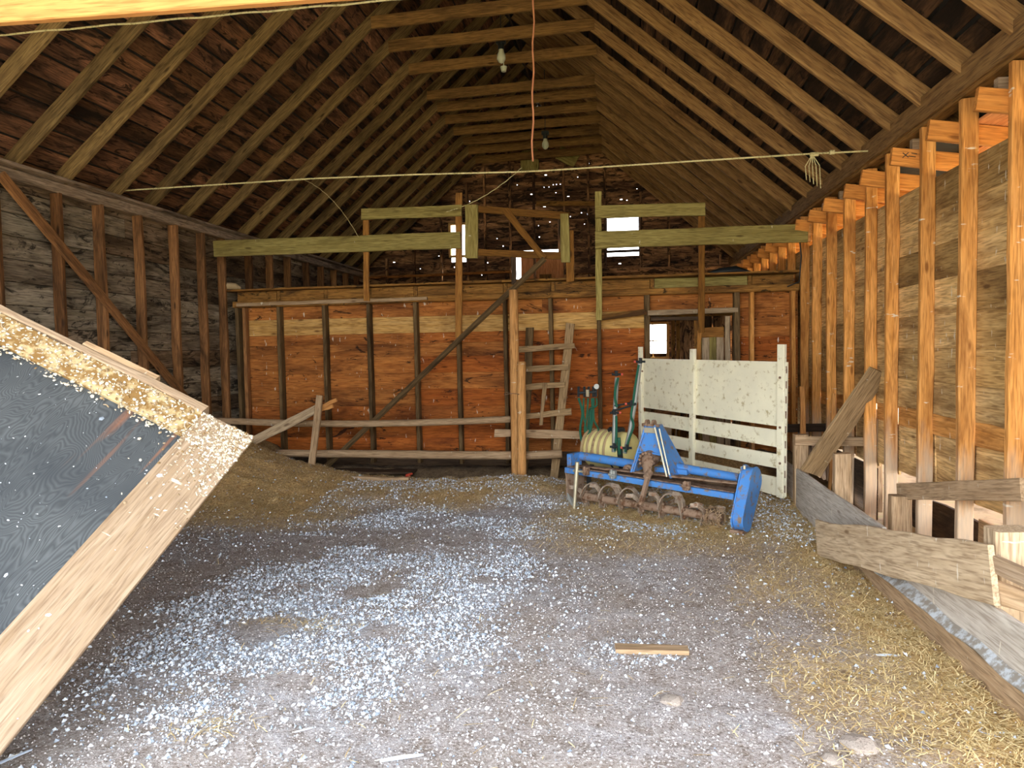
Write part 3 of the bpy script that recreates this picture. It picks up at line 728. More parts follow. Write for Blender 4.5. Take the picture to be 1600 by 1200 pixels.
# ================================================================== WHITE LIVESTOCK PANEL
PL = V((.28, 9.1, 0)); PR = V((1.56, 7.3, 0)); pd = (PR - PL).normalized(); pn = V((pd.y, -pd.x, 0))
if pn.y > 0: pn = -pn
wpn = thing('white_stock_rack', 'dirty white wooden stock rack panel of boards standing behind the blue tiller', 'panel', loc=tuple((PL + PR)/2))
Lp = (PR - PL).length
def pp(px, py, off=0): return onP(px, py, PL + pn * off, pn)
def quadboard(name, tl, tr, br, bl, t_, mat, off=0, label=None):
    c4 = [pp(*p, off) for p in (tl, tr, br, bl)]; ctr = sum(c4, V()) / 4
    x = ((c4[1] - c4[0]) + (c4[2] - c4[3])).normalized(); z = pn; y = z.cross(x)
    mw = Matrix((x, y, z)).transposed().to_4x4(); mw.translation = ctr; inv = mw.inverted()
    mb = MB(); mb.prism([inv @ p - V((0, 0, t_/2)) for p in c4], (0, 0, t_)); return mb.build(name, mat, wpn, mw=mw, label=label)
quadboard('top_sheet', (1000, 560), (1216, 565), (1216, 666), (1002, 636), .02, P['whitepaint'], .02, 'wide solid white sheet')
quadboard('slat', (1002, 642), (1216, 672), (1216, 699), (1002, 660), .02, P['whitepaint'], .02)
quadboard('slat', (1002, 672), (1216, 710), (1216, 732), (1002, 690), .02, P['whitepaint'], .02)
quadboard('slat', (1002, 700), (1216, 746), (1216, 775), (1002, 712), .02, P['whitepaint'], .02)
for (a, b, w_) in (((1001, 542), (1002, 716), .065), ((1083, 545), (1081, 728), .075), ((1222, 538), (1220, 777), .085)):
    board('upright', pp(*a, .05), pp(*b, .05), w_, .04, P['whitepaint'], wpn, pd, .003)
ch = board('hinge_strip', pp(1229, 566, .06), pp(1226, 776, .06), .03, .02, P['whitepaint'], wpn, pd, .002, 'slotted white metal strip')
for i in range(9):
    mb = MB(); q = pp(1229, 566, .075) * (1 - (i+.5)/9) + pp(1226, 776, .075) * ((i+.5)/9)
    mb.box((0, 0, 0), (.012, .004, .07)); mb.build('slot', P['rust'], ch, mw=Matrix.Translation(q) @ Matrix.Rotation(math.atan2(pd.y, pd.x), 4, 'Z'))
for a in ((1004, 580), (1004, 700), (1219, 590), (1219, 668), (1219, 724)):
    mb = MB(); q = pp(*a, .072); mb.tube([(0, 0, 0), pn * .01], .012, 8); mb.build('bolt', P['rust'], wpn, mw=Matrix.Translation(q))

# ================================================================== BLUE ROTARY TILLER
TL = V((-.50, 7.1, 0)); TR = V((.97, 6.2, 0)); tx = (TR - TL).normalized(); ty = V((-tx.y, tx.x, 0))
TL.z = .03
TM = Matrix((tx, ty, V((0, 0, 1)))).transposed().to_4x4(); TM.translation = TL
ti = bpy.data.objects.new('rotary_tiller', None); COL.objects.link(ti); ti.matrix_world = TM; PW[ti.name] = TM
tag(ti, 'blue tractor rotary tiller with rusty curved tines before the white panel', 'tiller')
TI = TM.inverted()
def T(px, py, t=0): return TI @ onP(px, py, TL + ty * t, ty)       # photo point on the plane t behind the tiller's front line
TW = (TR - TL).length
fbL, fbR = T(884, 734, .12), T(1148, 776, .12)
# front angle bar
n_ = 8; mb = MB(); d = (fbR - fbL).normalized()
rot = d.to_track_quat('X', 'Z').to_matrix()
mb.box((fbL + fbR)/2, ((fbR-fbL).length, .05, .055), rot); mb.build('front_bar', P['blue'], ti)
mb = MB(); up_ = V((0, 0, 1)); mb.box((fbL + fbR)/2 + V((0, .1, .032)), ((fbR-fbL).length - .02, .17, .008), rot); mb.build('top_deck', P['rust'], ti, label='dirt covered top plate')
# rear tube (left and right of the gearbox hood) and its left bracket
a, b = T(905, 712, .36), T(1000, 727, .36); mb = MB(); mb.tube([a, a.lerp(b, .5), b], .045, 14); mb.build('rear_tube', P['blue'], ti, smooth=True)
a2, b2 = T(1040, 727, .36), T(1155, 747, .36); mb = MB(); mb.tube([a2, a2.lerp(b2, .15)], .052, 14); mb.tube([a2.lerp(b2, .1), b2], .042, 14); mb.build('rear_tube', P['blue'], ti, smooth=True)
mb = MB(); mb.box(a + V((.0, -.09, -.05)), (.05, .2, .18)); mb.build('tube_bracket', P['blue'], ti)
mb = MB(); q = T(983, 734, .30); mb.tube([q - V((0, .03, 0)), q + V((0, .03, 0))], .055, 16); mb.tube([q - V((0, .05, 0)), q - V((0, .02, 0))], .03, 12); mb.build('ring_lug', P['rust'], ti, smooth=True)
# A-shaped hood
ap = T(1019, 664, .30); l0, r0 = T(987, 738, .14), T(1049, 747, .14); zb = (l0.z + r0.z)/2
def hoodside(sgn):
    mb = MB(); base = l0 if sgn < 0 else r0; tp = ap + V((sgn * .045, 0, 0))
    pts = [base + V((0, 0, 0)), base + V((0, .34, .02)), tp + V((0, .12, 0)), tp + V((0, -.03, 0))]
    mb.prism(pts, V((-sgn * .022, 0, 0))); return mb.build('hood_side', P['blue'], ti)
hoodside(-1); hoodside(1)
mid = T(1015, 708, .16)
mb = MB()                               # sloping face over the opening
fl_, fr_ = l0.lerp(ap + V((-.045, -.03, 0)), .42), r0.lerp(ap + V((.045, -.03, 0)), .42)
tl_, tr_ = ap + V((-.045, -.03, 0)), ap + V((.045, -.03, 0))
mb.prism([fl_, fr_, tr_, tl_], V((0, .015, .0))); mb.build('hood_face', P['blue'], ti)
mb = MB(); mb.tube([l0 + V((0, -.01, 0)), fl_ + V((-.0, -.012, 0)), tl_ + V((0, -.01, 0))], .012, 8); mb.tube([r0 + V((0, -.01, 0)), fr_ + V((0, -.012, 0)), tr_ + V((0, -.01, 0))], .012, 8)
mb.tube([fl_ + V((0, -.01, 0)), (fl_+fr_)/2 + V((0, -.02, .015)), fr_ + V((0, -.01, 0))], .01, 8); mb.build('hood_edge', P['blue'], ti, smooth=True)
mb = MB(); mb.box((l0+r0)/2 + V((.12, .26, .03)), (.34, .22, .05)); mb.build('hood_base', P['blue'], ti)
mb = MB()
for sx_ in (-.035, .035): mb.tube([ap + V((sx_ - .012, -.03, .02)), ap + V((sx_ + .012, -.03, .02))], .035, 14)
mb.tube([ap + V((-.09, -.03, .0)), ap + V((.09, -.03, .0))], .014, 8); mb.build('top_hitch', P['rust'], ti, smooth=True)
mb = MB(); mb.box(ap + V((.01, -.06, -.045)), (.12, .02, .05)); mb.build('hitch_plate', P['steel'], ti)
mb = MB(); mb.tube([T(1023, 668, .18), T(1042, 745, .08)], .01, 8); mb.tube([T(1030, 670, .18), T(1046, 742, .1)], .007, 6); mb.build('strut_rod', P['steel'], ti, smooth=True)
# gearbox and drive shaft
g0 = T(1014, 722, .18)
mb = MB(); mb.tube([g0 + V((0, .1, .05)), g0 + V((0, .02, .03)), g0 + V((0, -.04, .0)), T(1012, 745, .06)], [.075, .08, .055, .028], 14)
for i in range(12):
    t = i * 2*math.pi/12; q = g0 + V((.068*math.cos(t), -.02, .03 + .068*math.sin(t))); mb.tube([q, q + V((0, -.04, -.005))], .015, 6)
mb.build('gearbox', P['rust'], ti, smooth=True)
mb = MB(); s0, s1 = T(1013, 742, .05), T(1001, 790, -.08); d_ = (s1 - s0)
mb.box((s0+s1)/2, (d_.length, .045, .035), d_.to_track_quat('X', 'Y').to_matrix()); mb.tube([s0 + V((0, .03, .02)), s0 + V((0, -.03, -.02))], .035, 10); mb.build('drive_shaft', P['rust'], ti)
# left side plate
mb = MB(); mb.prism([T(883, 735, .10), T(885, 778, .05), T(897, 795, .05), T(908, 790, .25), T(912, 736, .34)], V((.014, 0, 0))); mb.build('side_plate', P['rust'], ti)
mb = MB(); mb.prism([T(886, 770, .04), T(886, 779, .04), T(897, 797, .04), T(905, 790, .12)], V((.016, -.006, 0))); mb.build('side_skid', P['greysteel'], ti)
# chain case at right end, long upright oval
ct, cb = T(1160, 730, .20), T(1150, 836, .10)
top_c = V((TW - .02, .25, ct.z - .11)); bot_c = V((TW - .02, .05, .10))
ax_ = (top_c - bot_c); L_ = ax_.length; e1 = ax_.normalized(); e2 = V((1, 0, 0)).cross(e1)
oval = []
for i in range(13): t = math.pi * i/12; oval.append(top_c + e1 * .105*math.sin(t) + e2 * .125*math.cos(t))
for i in range(13): t = math.pi * i/12; oval.append(bot_c - e1 * .085*math.sin(t) - e2 * .105*math.cos(t))
mb = MB(); mb.prism(oval, V((.085, 0, 0))); mb.build('chain_case', P['blue'], ti)
oc = sum(oval, V())/len(oval)
mb = MB(); mb.prism([oc + (p - oc)*1.07 - V((.008, 0, 0)) for p in oval], V((.012, 0, 0))); mb.build('case_flange', P['blue'], ti)
mb = MB(); mb.prism([oc + (p - oc)*1.03 + V((.085, 0, 0)) for p in oval], V((.01, 0, 0))); mb.build('case_cover', P['blue'], ti)
mb = MB()
for i in range(0, 26, 2):
    p = oc + (oval[i] - oc)*1.03; mb.tube([p - V((.022, 0, 0)), p + V((.0, 0, 0))], .01, 6)
mb.tube([top_c + V((.02, -.08, .1)), top_c + V((.02, -.08, .13))], .013, 8)
mb.build('case_bolts', P['steel'], ti)['kind'] = 'stuff'
mb = MB(); mb.box(bot_c + V((.03, 0, -.095)), (.12, .16, .03)); mb.build('case_skid', P['rust'], ti)
# curved rusty hood plate behind the rotor
vs = []; fs = []; nx_ = 12; nt = 9
RC = V((0, .25, .24))
for i in range(nx_ + 1):
    x = .02 + (TW - .05) * i / nx_
    for j in range(nt):
        t = math.radians(100 - 95 * j/(nt-1)); rad = .30 + .004*math.sin(i*2.3 + j)
        vs.append((x, .17 + rad*math.cos(t)*.95, .20 + rad*math.sin(t)*(.62 if t > 1 else .62) + .0))
for i in range(nx_):
    for j in range(nt-1): a = i*nt+j; fs.append((a, a+1, a+nt+1, a+nt))
me = mesh('rotor_hood', vs, fs, P['rust'], True); o = link('rotor_hood', me, ti, TM)
sm = o.modifiers.new('t', 'SOLIDIFY'); sm.thickness = .008
# rotor with tines
rL, rR = T(905, 774, .16), T(1128, 809, .14)
mb = MB(); mb.tube([rL, rR], .040, 16); rot_ = mb.build('rotor_shaft', P['rust'], ti, smooth=True)
tine_sets = 7; nT = 0
tine_cache = None
def ribbon(path, wid, wdir, th=.006):
    N = len(path); vs = []; fs = []
    for i in range(N):
        c_ = V(path[i]); d = (V(path[min(i+1, N-1)]) - V(path[max(i-1, 0)])).normalized()
        wd = V(wdir); wd = (wd - wd.dot(d)*d).normalized(); nn = d.cross(wd); w_ = wid * (1 - .3*i/(N-1))
        for a_, b_ in ((-1, -1), (1, -1), (1, 1), (-1, 1)): vs.append(c_ + wd*w_*a_/2 + nn*th*b_)
    for i in range(N-1):
        for k_ in range(4): fs.append((i*4+k_, i*4+(k_+1) % 4, i*4+4+(k_+1) % 4, i*4+4+k_))
    return MB().add(vs, fs + [(3, 2, 1, 0), tuple(range(4*N-4, 4*N))])
arc = [(.0, .04, .0)] + [(.105*(1-math.cos(t)) , .07 + .02*math.sin(t), .145*math.sin(t) + .02) for t in [math.pi*k_/10 for k_ in range(1, 10)]] + [(.215, .08, -.02), (.22, .08, -.07)]
def ml(name, m_): return mesh(name, m_.v, m_.f, P['tinesteel'])
t_arc = ml('tine', ribbon(arc, .055, (0, 1, .3)))
t_down = ml('tine', ribbon([(0, 0, -.03), (0, -.02, -.09), (.01, -.05, -.15), (.05, -.07, -.165), (.12, -.075, -.165)], .055, (0, 1, .3)))
t_spike = ml('tine', ribbon([(0, .02, -.03), (0, -.0, -.12), (-.01, -.05, -.19), (-.05, -.11, -.215), (-.09, -.14, -.22)], .045, (1, 0, .2)))
t_back = ml('tine', ribbon([(0, .03, .0), (0, .1, .03), (.03, .16, .05), (.09, .18, .04)], .05, (0, .2, 1)))
axr = (rR - rL).normalized(); qr = axr.to_track_quat('X', 'Z').to_matrix().to_4x4()
for i in range(tine_sets):
    c_ = rL.lerp(rR, .05 + .86*i/(tine_sets-1))
    mb = MB(); mb.tube([c_ - axr*.007, c_ + axr*.007], .068, 16)
    for j in range(4):
        t = j*math.pi/2 + i*.5; mb.tube([c_ - axr*.022 + V((0, .05*math.cos(t), .05*math.sin(t))), c_ + axr*.022 + V((0, .05*math.cos(t), .05*math.sin(t)))], .012, 6)
    mb.build('tine_flange', P['rust'], rot_)
    base = TM @ Matrix.Translation(c_) @ qr
    flip = Matrix.Rotation(math.pi, 4, 'Z')
    if i < 6:
        link('tine', t_arc, rot_, base @ Matrix.Translation((0, -.13, 0)) @ Matrix.Rotation(R.uniform(-.12, .12), 4, 'X') if i not in (5,) else base @ Matrix.Translation((0, -.1, 0)) @ Matrix.Rotation(-.8, 4, 'X') @ Matrix.Scale(.9, 4))
    link('tine', t_down if i in (2, 3, 4, 5) else t_spike, rot_, base @ Matrix.Rotation(R.uniform(-.15, .15), 4, 'X') @ Matrix.Scale(.8, 4))
    if i in (0, 1, 5): link('tine', t_spike, rot_, base @ Matrix.Rotation(.5, 4, 'X') @ Matrix.Scale(.75, 4))
    link('tine', t_back, rot_, base)
    link('tine', t_back, rot_, base @ flip @ Matrix.Rotation(.4 + .3*(i % 3), 4, 'X'))
# bar clamps, stand, levers
for px, py in ((958, 741), (1073, 759), (916, 736)):
    q = T(px, py, .08); mb = MB(); mb.box(q, (.06, .05, .08)); mb.tube([q + V((-.03, -.03, .0)), q + V((.05, -.035, -.01))], .014, 8); mb.tube([q + V((0, -.03, .05)), q + V((0, -.03, -.04))], .01, 8)
    mb.build('bar_clamp', P['rust'] if px != 958 else P['greysteel'], ti, smooth=False)
q0, q1 = T(902, 722, .0), T(896, 812, -.03)
mb = MB(); mb.tube([q0, q0.lerp(q1, .45)], .022, 12); mb.tube([q0.lerp(q1, .4), q1], .017, 12); mb.tube([q0 + V((-.05, 0, -.09)), q0 + V((.06, 0, -.09))], .012, 8); mb.build('parking_stand', P['steel'], ti, smooth=True, label='pale steel parking stand rod')
mb = MB()                                # straw wound on the right end of the rotor
for i in range(70):
    c_ = rL.lerp(rR, rr.uniform(.9, 1.0)); a_ = rr.uniform(0, 6.28); b_ = a_ + rr.uniform(1, 3); r1 = rr.uniform(.05, .1)
    mb.tube([c_ + V((rr.uniform(-.03, .03), r1*math.cos(a_ + (b_-a_)*k_/4), r1*math.sin(a_ + (b_-a_)*k_/4))) for k_ in range(5)], .003, 3)
mb.build('wound_straw', W['rail'], ti)['kind'] = 'stuff'

# ================================================================== SPRAYER
YS = 8.15
sp = thing('field_sprayer', 'cream plastic sprayer tank with folded grey booms and green hoses behind the blue tiller', 'sprayer', loc=(onY(955, 700, YS).x, YS, .1))
SB = PW[sp.name].inverted()
def S(px, py, dy=0): return SB @ onY(px, py, YS + dy)
tc0 = S(955, 703); rT = .215; hl = .30
vs = []; fs = []; n = 28; NS = 15
for j in range(NS + 1):
    u = j/NS; x = -hl + 2*hl*u
    e = min(1, (1 - abs(2*u-1))*5) ** .5; r_ = rT*(.62 + .38*e) * (1 + (.028 if j % 2 else 0)*(e > .9))
    for i in range(n):
        t = 2*math.pi*i/n; vs.append(tc0 + V((x, 0, 0)) + V((0, r_*math.cos(t), r_*math.sin(t))))
for j in range(NS):
    for i in range(n): fs.append((j*n+i, j*n+(i+1) % n, j*n+n+(i+1) % n, j*n+n+i))
fs += [tuple(range(n-1, -1, -1)), tuple(range(NS*n, NS*n+n))]
ang = math.radians(-32)
def rz_(v, c_): d = v - c_; return c_ + V((d.x*math.cos(ang) - d.y*math.sin(ang), d.x*math.sin(ang) + d.y*math.cos(ang), d.z))
mb = MB(); mb.add([rz_(v, tc0) for v in vs], fs); mb.build('tank', P['tank'], sp, smooth=True)
mb = MB()
for j in range(5):
    ring = []
    for i in range(25):
        t = math.pi*(-.1 + 1.2*i/24); ring.append(rz_(tc0 + V((-.26 + j*.075, -(rT+.006)*math.cos(t)*1.0, (rT+.006)*math.sin(t))), tc0))
    mb.tube(ring, .016, 8)
mb.build('tank_rib', P['tankrim'], sp, smooth=True)['kind'] = 'stuff'
lc = tc0 + V((.06, 0, rT))
mb = MB(); mb.tube([lc - V((0, 0, .02)), lc + V((0, 0, .03))], .10, 20); mb.tube([lc + V((0, 0, .03)), lc + V((0, 0, .045))], .085, 20); mb.build('tank_lid', P['black'], sp, smooth=True)
# booms
def boom(pts, r=.024, mat='greysteel', name='boom_tube'):
    mb = MB(); mb.tube([S(*p) for p in pts], r, 12); return mb.build(name, P[mat], sp, smooth=True)
b1 = boom([(964, 590, -.3), (961, 640, -.3), (959, 706, -.28)])
b2 = boom([(1000, 566, -.3), (992, 630, -.3), (983, 680, -.3), (976, 708, -.3)])
def hose(pts, r=.011, parent=sp, mat='green', name='hose'):
    P_ = [S(*p) for p in pts]; out = []
    for i in range(len(P_)-1):
        p0, p1, p2, p3 = P_[max(i-1, 0)], P_[i], P_[i+1], P_[min(i+2, len(P_)-1)]
        for k_ in range(4):
            t = k_/4; out.append(.5*((2*p1) + (p2-p0)*t + (2*p0-5*p1+4*p2-p3)*t*t + (3*p1-p0-3*p2+p3)*t**3))
    out.append(P_[-1]); mb = MB(); mb.tube(out, r, 8); return mb.build(name, P[mat], parent, smooth=True)
hose([(966, 590, -.34), (962, 605, -.34), (961, 622, -.34), (964, 636, -.34)], .014)
hose([(963, 650, -.34), (963, 680, -.33), (961, 704, -.33)], .013)
hose([(998, 570, -.34), (993, 600, -.34), (989, 630, -.34), (986, 650, -.34), (990, 665, -.34), (983, 685, -.34), (977, 706, -.34)], .013)
hose([(967, 684, -.34), (968, 710, -.34)], .018)
hose([(952, 722, -.35), (958, 732, -.35), (964, 745, -.3)], .009, mat='black')
hose([(968, 700, -.3), (970, 722, -.32), (974, 745, -.3)], .03, mat='black', name='pump_hose')
for a_, b_ in (((960, 634, -.33), (989, 629, -.33)), ((956, 643, -.34), (993, 632, -.34))):
    mb = MB(); mb.tube([S(*a_), S(*b_)], .010, 8); mb.build('cross_arm', P['black'], sp, smooth=True)
def noz(px, py, s_=1, parent=sp):
    q = S(px, py, -.34); mb = MB(); mb.tube([q - V((.05*s_, 0, 0)), q + V((.05*s_, 0, 0))], .012, 8); mb.tube([q - V((0, 0, .02)), q + V((0, 0, .04))], .018, 8)
    o = mb.build('nozzle', P['black'], parent, smooth=True); mb = MB(); mb.tube([q + V((.05*s_, 0, 0)), q + V((.072*s_, 0, 0))], .012, 8); mb.build('nozzle_cap', P['red'], o, smooth=True)
for a_ in ((963, 585), (1001, 565), (960, 645), (987, 631), (960, 698), (980, 700)): noz(*a_, s_=1 if a_[0] < 970 else -1)
# control cluster and its hoses
mb = MB(); q = S(918, 612, .1)
mb.tube([S(905, 614, .1), S(932, 612, .1)], .016, 10)
for px in (904, 913, 920, 927, 931): mb.tube([S(px, 604, .1), S(px, 620, .1)], .014, 8)
cl = mb.build('control_manifold', P['black'], sp, smooth=True)
mb = MB(); q = S(932, 604, .08); mb.tube([q, q + V((0, .03, 0))], .03, 16); mb.build('pressure_gauge', P['greysteel'], cl, smooth=True)
mb = MB(); q = S(918, 613, .06); mb.tube([q + V((0, 0, -.05)), q + V((0, 0, .03))], .02, 8); mb.build('valve_body', P['steel'], cl, smooth=True)
for i, (a_, c_, e_) in enumerate([((904, 622), (910, 645), (911, 700)), ((912, 622), (912, 650), (914, 704)), ((919, 622), (917, 650), (918, 692)), ((925, 622), (926, 650), (909, 700)), ((932, 622), (932, 634), (921, 642)), ((921, 640), (919, 670), (930, 690)), ((924, 640), (921, 672), (911, 706)), ((928, 622), (928, 655), (934, 686))]):
    hose([(*a_, .1), (*c_, .08), ((c_[0]+e_[0])/2 + (4 if i % 2 else -4), (c_[1]+e_[1])/2, .05), (*e_, 0)], .010 if i % 3 else .014)
mb = MB()
for px in (925, 985): q = S(px, 728, .0); mb.box(q, (.05, .4, .05))
q = S(955, 735, 0); mb.box(q - V((0, .15, .02)), (.6, .05, .05)); mb.box(V((q.x - .25, q.y - .1, .0)), (.05, .05, .2)); mb.box(V((q.x + .25, q.y - .1, .0)), (.05, .05, .2)); mb.build('tank_frame', P['black'], sp)

# ================================================================== RIGHT-HAND STALL
st = thing('stall_curb', 'low plank curb running along the right wall from the loose board to the white panel', 'curb', loc=(1.7, 6.3, 0))
board('curb_sheet', (1.7, 4.9, .2), (1.7, 7.72, .2), .43, .025, W['curb'], st, rough=.006)
fc = thing('front_curb', 'grey plank stall front with white streaks in the right foreground', 'curb', loc=(1.69, 4, 0))
board('lower_plank', (1.67, 2.85, .06), (1.67, 5.45, .06), .17, .03, W['rail'], fc, rough=.014)
board('upper_plank', (1.70, 2.85, .26), (1.70, 5.45, .26), .26, .03, W['curb'], fc, rough=.006)
board('ledge', (1.675, 2.85, .16), (1.675, 4.9, .15), .07, .02, P['powder'], fc, (1, 0, .9), rough=.02, label='white crusted ledge')
lo = board('loose_plank', onX(1279, 841, 1.50), onX(1553, 897, 1.66), .27, .028, W['pale'], None, (0, 0, 1), .01)
tag(lo, 'wide pale torn board slanting across the stall front at right', 'board')
cp = thing('corner_post', 'thick pale corner post at the right edge with a nailed diagonal brace', 'post', loc=(1.82, 3.5, 0))
board('post', (1.78, 3.56, 0), (1.78, 3.56, .74), .17, .14, W['pale'], cp, (1, 0, 0), .004)
board('diagonal_brace', (1.67, 3.47, .60), (1.85, 3.0, .55), .08, .03, W['trim'], cp, (0, 0, 1), .004)
board('lower_rail', (1.68, 3.47, .47), (1.85, 3.05, .49), .10, .03, W['rail'], cp, (0, 0, 1), .006)
# pen pieces
pen = thing('low_pen_rail', 'nearest grey pen rail on a short post, nailed across the right wall studs', 'rail', loc=(2.1, 5.6, 0))
board('rail', onX(1405, 768, 2.17) + V((0, 0, 0)), onX(1600, 765, 2.17), .125, .035, W['rail'], pen, rough=.003)
board('post', (2.12, 5.8, 0), (2.12, 5.8, .44), .15, .1, W['rail'], pen, (1, 0, 0), .004)
pen2 = thing('pen_divider', 'brown cross rail on a square post beside the white panel', 'rail', loc=(1.8, 7.3, 0))
board('rail', onY(1242, 689, 7.2), onY(1356, 690, 7.2), .085, .035, W['rail'], pen2, rough=.003)
board('post', (onY(1251, 700, 7.25).x, 7.25, 0), (onY(1251, 700, 7.25).x, 7.25, .74), .13, .1, W['rail'], pen2, (1, 0, 0), .003)
o = board('stub_post', (onY(1316, 780, 6.2).x, 6.2, 0), (onY(1316, 710, 6.2).x, 6.2, onY(1316, 708, 6.2).z), .13, .09, W['rail'], None, (1, 0, 0), .005)
tag(o, 'short square stub post under the leaning plank', 'post')
o = board('back_rail', onY(1228, 669, 8.3), onY(1298, 668, 8.3), .085, .035, W['dark'], None, (0, 0, 1), .004)
tag(o, 'dark short rail behind the pen divider, level with its top', 'rail')
o = board('orange_lath', onY(1253, 604, 8.0), onY(1256, 750, 8.0), .05, .03, W['header'], None, (1, 0, 0), .006)
tag(o, 'thin orange upright lath just right of the white panel', 'lath')
o = board('orange_stake', onY(1303, 615, 7.75), onY(1296, 770, 7.75), .035, .03, W['header'], None, (1, 0, 0), .004)
tag(o, 'narrow orange stake between the studs left of the leaning plank', 'lath')
o = board('leaning_plank', onY(1376, 578, 6.75) , onY(1266, 738, 7.05), .21, .04, W['ladder'], None, (1, 0, .6), .012)
tag(o, 'wide mossy weathered plank leaning diagonally against the right wall studs', 'plank')
o = board('short_stud', onY(1366, 640, 6.9), onY(1366, 800, 6.9), .13, .04, W['rail'], None, (1, 0, 0), .004)
tag(o, 'cut-off brown board standing behind the leaning plank foot', 'board')

# ================================================================== ROPES, CORD, LAMPS
def rope(name, pts, r, mat, label, cat, sag=0, n=24):
    a, b = V(pts[0]), V(pts[-1]); mid = (a+b)/2; out = []
    for i in range(n + 1): u = i/n; p = a.lerp(b, u); p.z -= sag*4*u*(1-u); p.z += .003*math.sin(i*2.1); out.append(p - mid)
    mb = MB(); mb.tube(out, r, 7); o = mb.build(name, mat, None, mw=Matrix.Translation(mid), smooth=True)
    return tag(o, label, cat)
a = onX(190, 298, XL); b = onX(1356, 236, XR - .03)
mid = a.lerp(b, .52)
r2 = thing('long_twine', 'pale twine stretched right across the barn below the rafters, frayed knot at right', 'rope', loc=tuple(mid))
mb = MB(); pts = []
for i in range(40):
    u = i/39; px = 190 + (1356-190)*u; py = np.interp(px, [190, 490, 640, 830, 1080, 1270, 1356], [298, 279, 273, 268, 252, 240, 236])
    yy = a.y + (b.y-a.y)*u; pts.append(onY(px, py, yy) - mid)
mb.tube(pts, .008, 7); mb.build('twine', P['rope'], r2, smooth=True)
q = onY(1275, 241, b.y) - mid; mb = MB(); mb.tube([q + V((-.05, 0, 0)), q + V((.02, 0, 0))], .018, 8)
for i in range(5): mb.tube([q + V((-.03, 0, -.0)), q + V((-.03 + .03*(i-2), 0, -.1)), q + V((-.02 + .03*(i-2), 0, -.22 - .02*i))], .004, 5)
q = onY(1300, 238, b.y) - mid; mb.tube([q + V((-.02, 0, 0)), q + V((.02, 0, 0))], .02, 8); mb.build('frayed_knot', P['rope'], r2, smooth=True)
rope('near_rope', [onY(-150, 68, 3.2), onY(690, -7, 3.2)], .0045, P['rope'], 'thick pale rope crossing the top left corner near the camera', 'rope')
rope('thin_twine', [onY(815, 262, 9.0), onY(697, 331, 8.65)], .005, P['rope'], 'thin slack twine hanging from the mid barn rope to the left beam', 'twine', sag=.08)
rope('hanging_string', [onY(470, 279, 6.98), onY(560, 370, 8.66)], .004, P['rope'], 'fine string drooping over the left hanging beam', 'twine', sag=-.12)
c0, c1 = onY(834, -60, 7.6), onY(832, 252, 7.6)
mid = (c0+c1)/2; mb = MB(); mb.tube([c0 + (c1-c0)*(i/20) - mid + V((.008*math.sin(i*1.3), 0, 0)) for i in range(21)], .010, 7)
tag(mb.build('ridge_pull_cord', P['cable'], None, mw=Matrix.Translation(mid), smooth=True), 'orange cord hanging straight down from the ridge', 'cord')
for (px, py, yy, lb_) in ((783, 80, 9.2, 'dusty bare bulb lamp under the ridge, nearest of the two'), (852, 219, 12.2, 'dusty bare bulb lamp under the ridge, farther of the two')):
    q = onY(px, py, yy); l_ = thing('bulb_lamp', lb_, 'lamp', loc=tuple(q), group='bulb lamps under the ridge')
    mb = MB(); mb.box((0, 0, .12), (.12, .08, .05)); mb.tube([(0, 0, .02), (0, 0, .12)], .04, 12); mb.tube([(0, 0, .14), (0, 0, ZR - q.z + .05)], .006, 6); mb.build('socket', P['socket'], l_, smooth=True)
    mb = MB(); mb.tube([(0, 0, .03), (0, 0, -.01), (0, 0, -.05), (0, 0, -.1), (0, 0, -.14), (0, 0, -.155)], [.03, .035, .055, .058, .035, .008], 16); mb.build('bulb', P['glassy'], l_, smooth=True)
    if yy < 10:
        mb = MB(); mb.tube([(.03, 0, -.2 ), (.03, 0, -.26)], [.045, .03], 12); mb.tube([(.03, 0, -.15), (.03, 0, -.21)], .006, 6); mb.build('pull_knob', P['glassy'], l_, smooth=True)
# cable on the right wall by the loft
mb = MB(); pts = [onY(1247, 352, 9.0), onY(1252, 400, 9.05), onY(1249, 440, 9.05), onY(1230, 448, 9.1)]
mb.tube([p - pts[0] for p in pts], .008, 6); tag(mb.build('wall_cable', P['black'], None, mw=Matrix.Translation(pts[0]), smooth=True), 'black cable drooping down the right wall beside the loft corner', 'cable')
# sack corner at the left end of the loft
q = onY(352, 458, 9.0); mb = MB(); mb.tube([(-.14, 0, 0), (-.05, 0, .01), (.06, 0, .0), (.14, 0, -.03)], [.02, .05, .045, .015], 10)
tag(mb.build('paper_sack', P['tankrim'], None, mw=Matrix.Translation((q.x + .02, 9.12, 2.555)), smooth=True), 'crumpled pale sack on the left end of the loft edge', 'sack')
mb = MB(); mb.tube([(-.25, 0, 0), (-.1, 0, .02), (.1, 0, .03), (.3, 0, -.01)], [.02, .05, .06, .02], 10); q = onY(1134, 424, 10.0)
tag(mb.build('dark_bundle', P['black'], None, mw=Matrix.Translation((q.x, 9.8, 2.59)), smooth=True), 'dark crumpled bundle on the right of the loft floor', 'bundle')

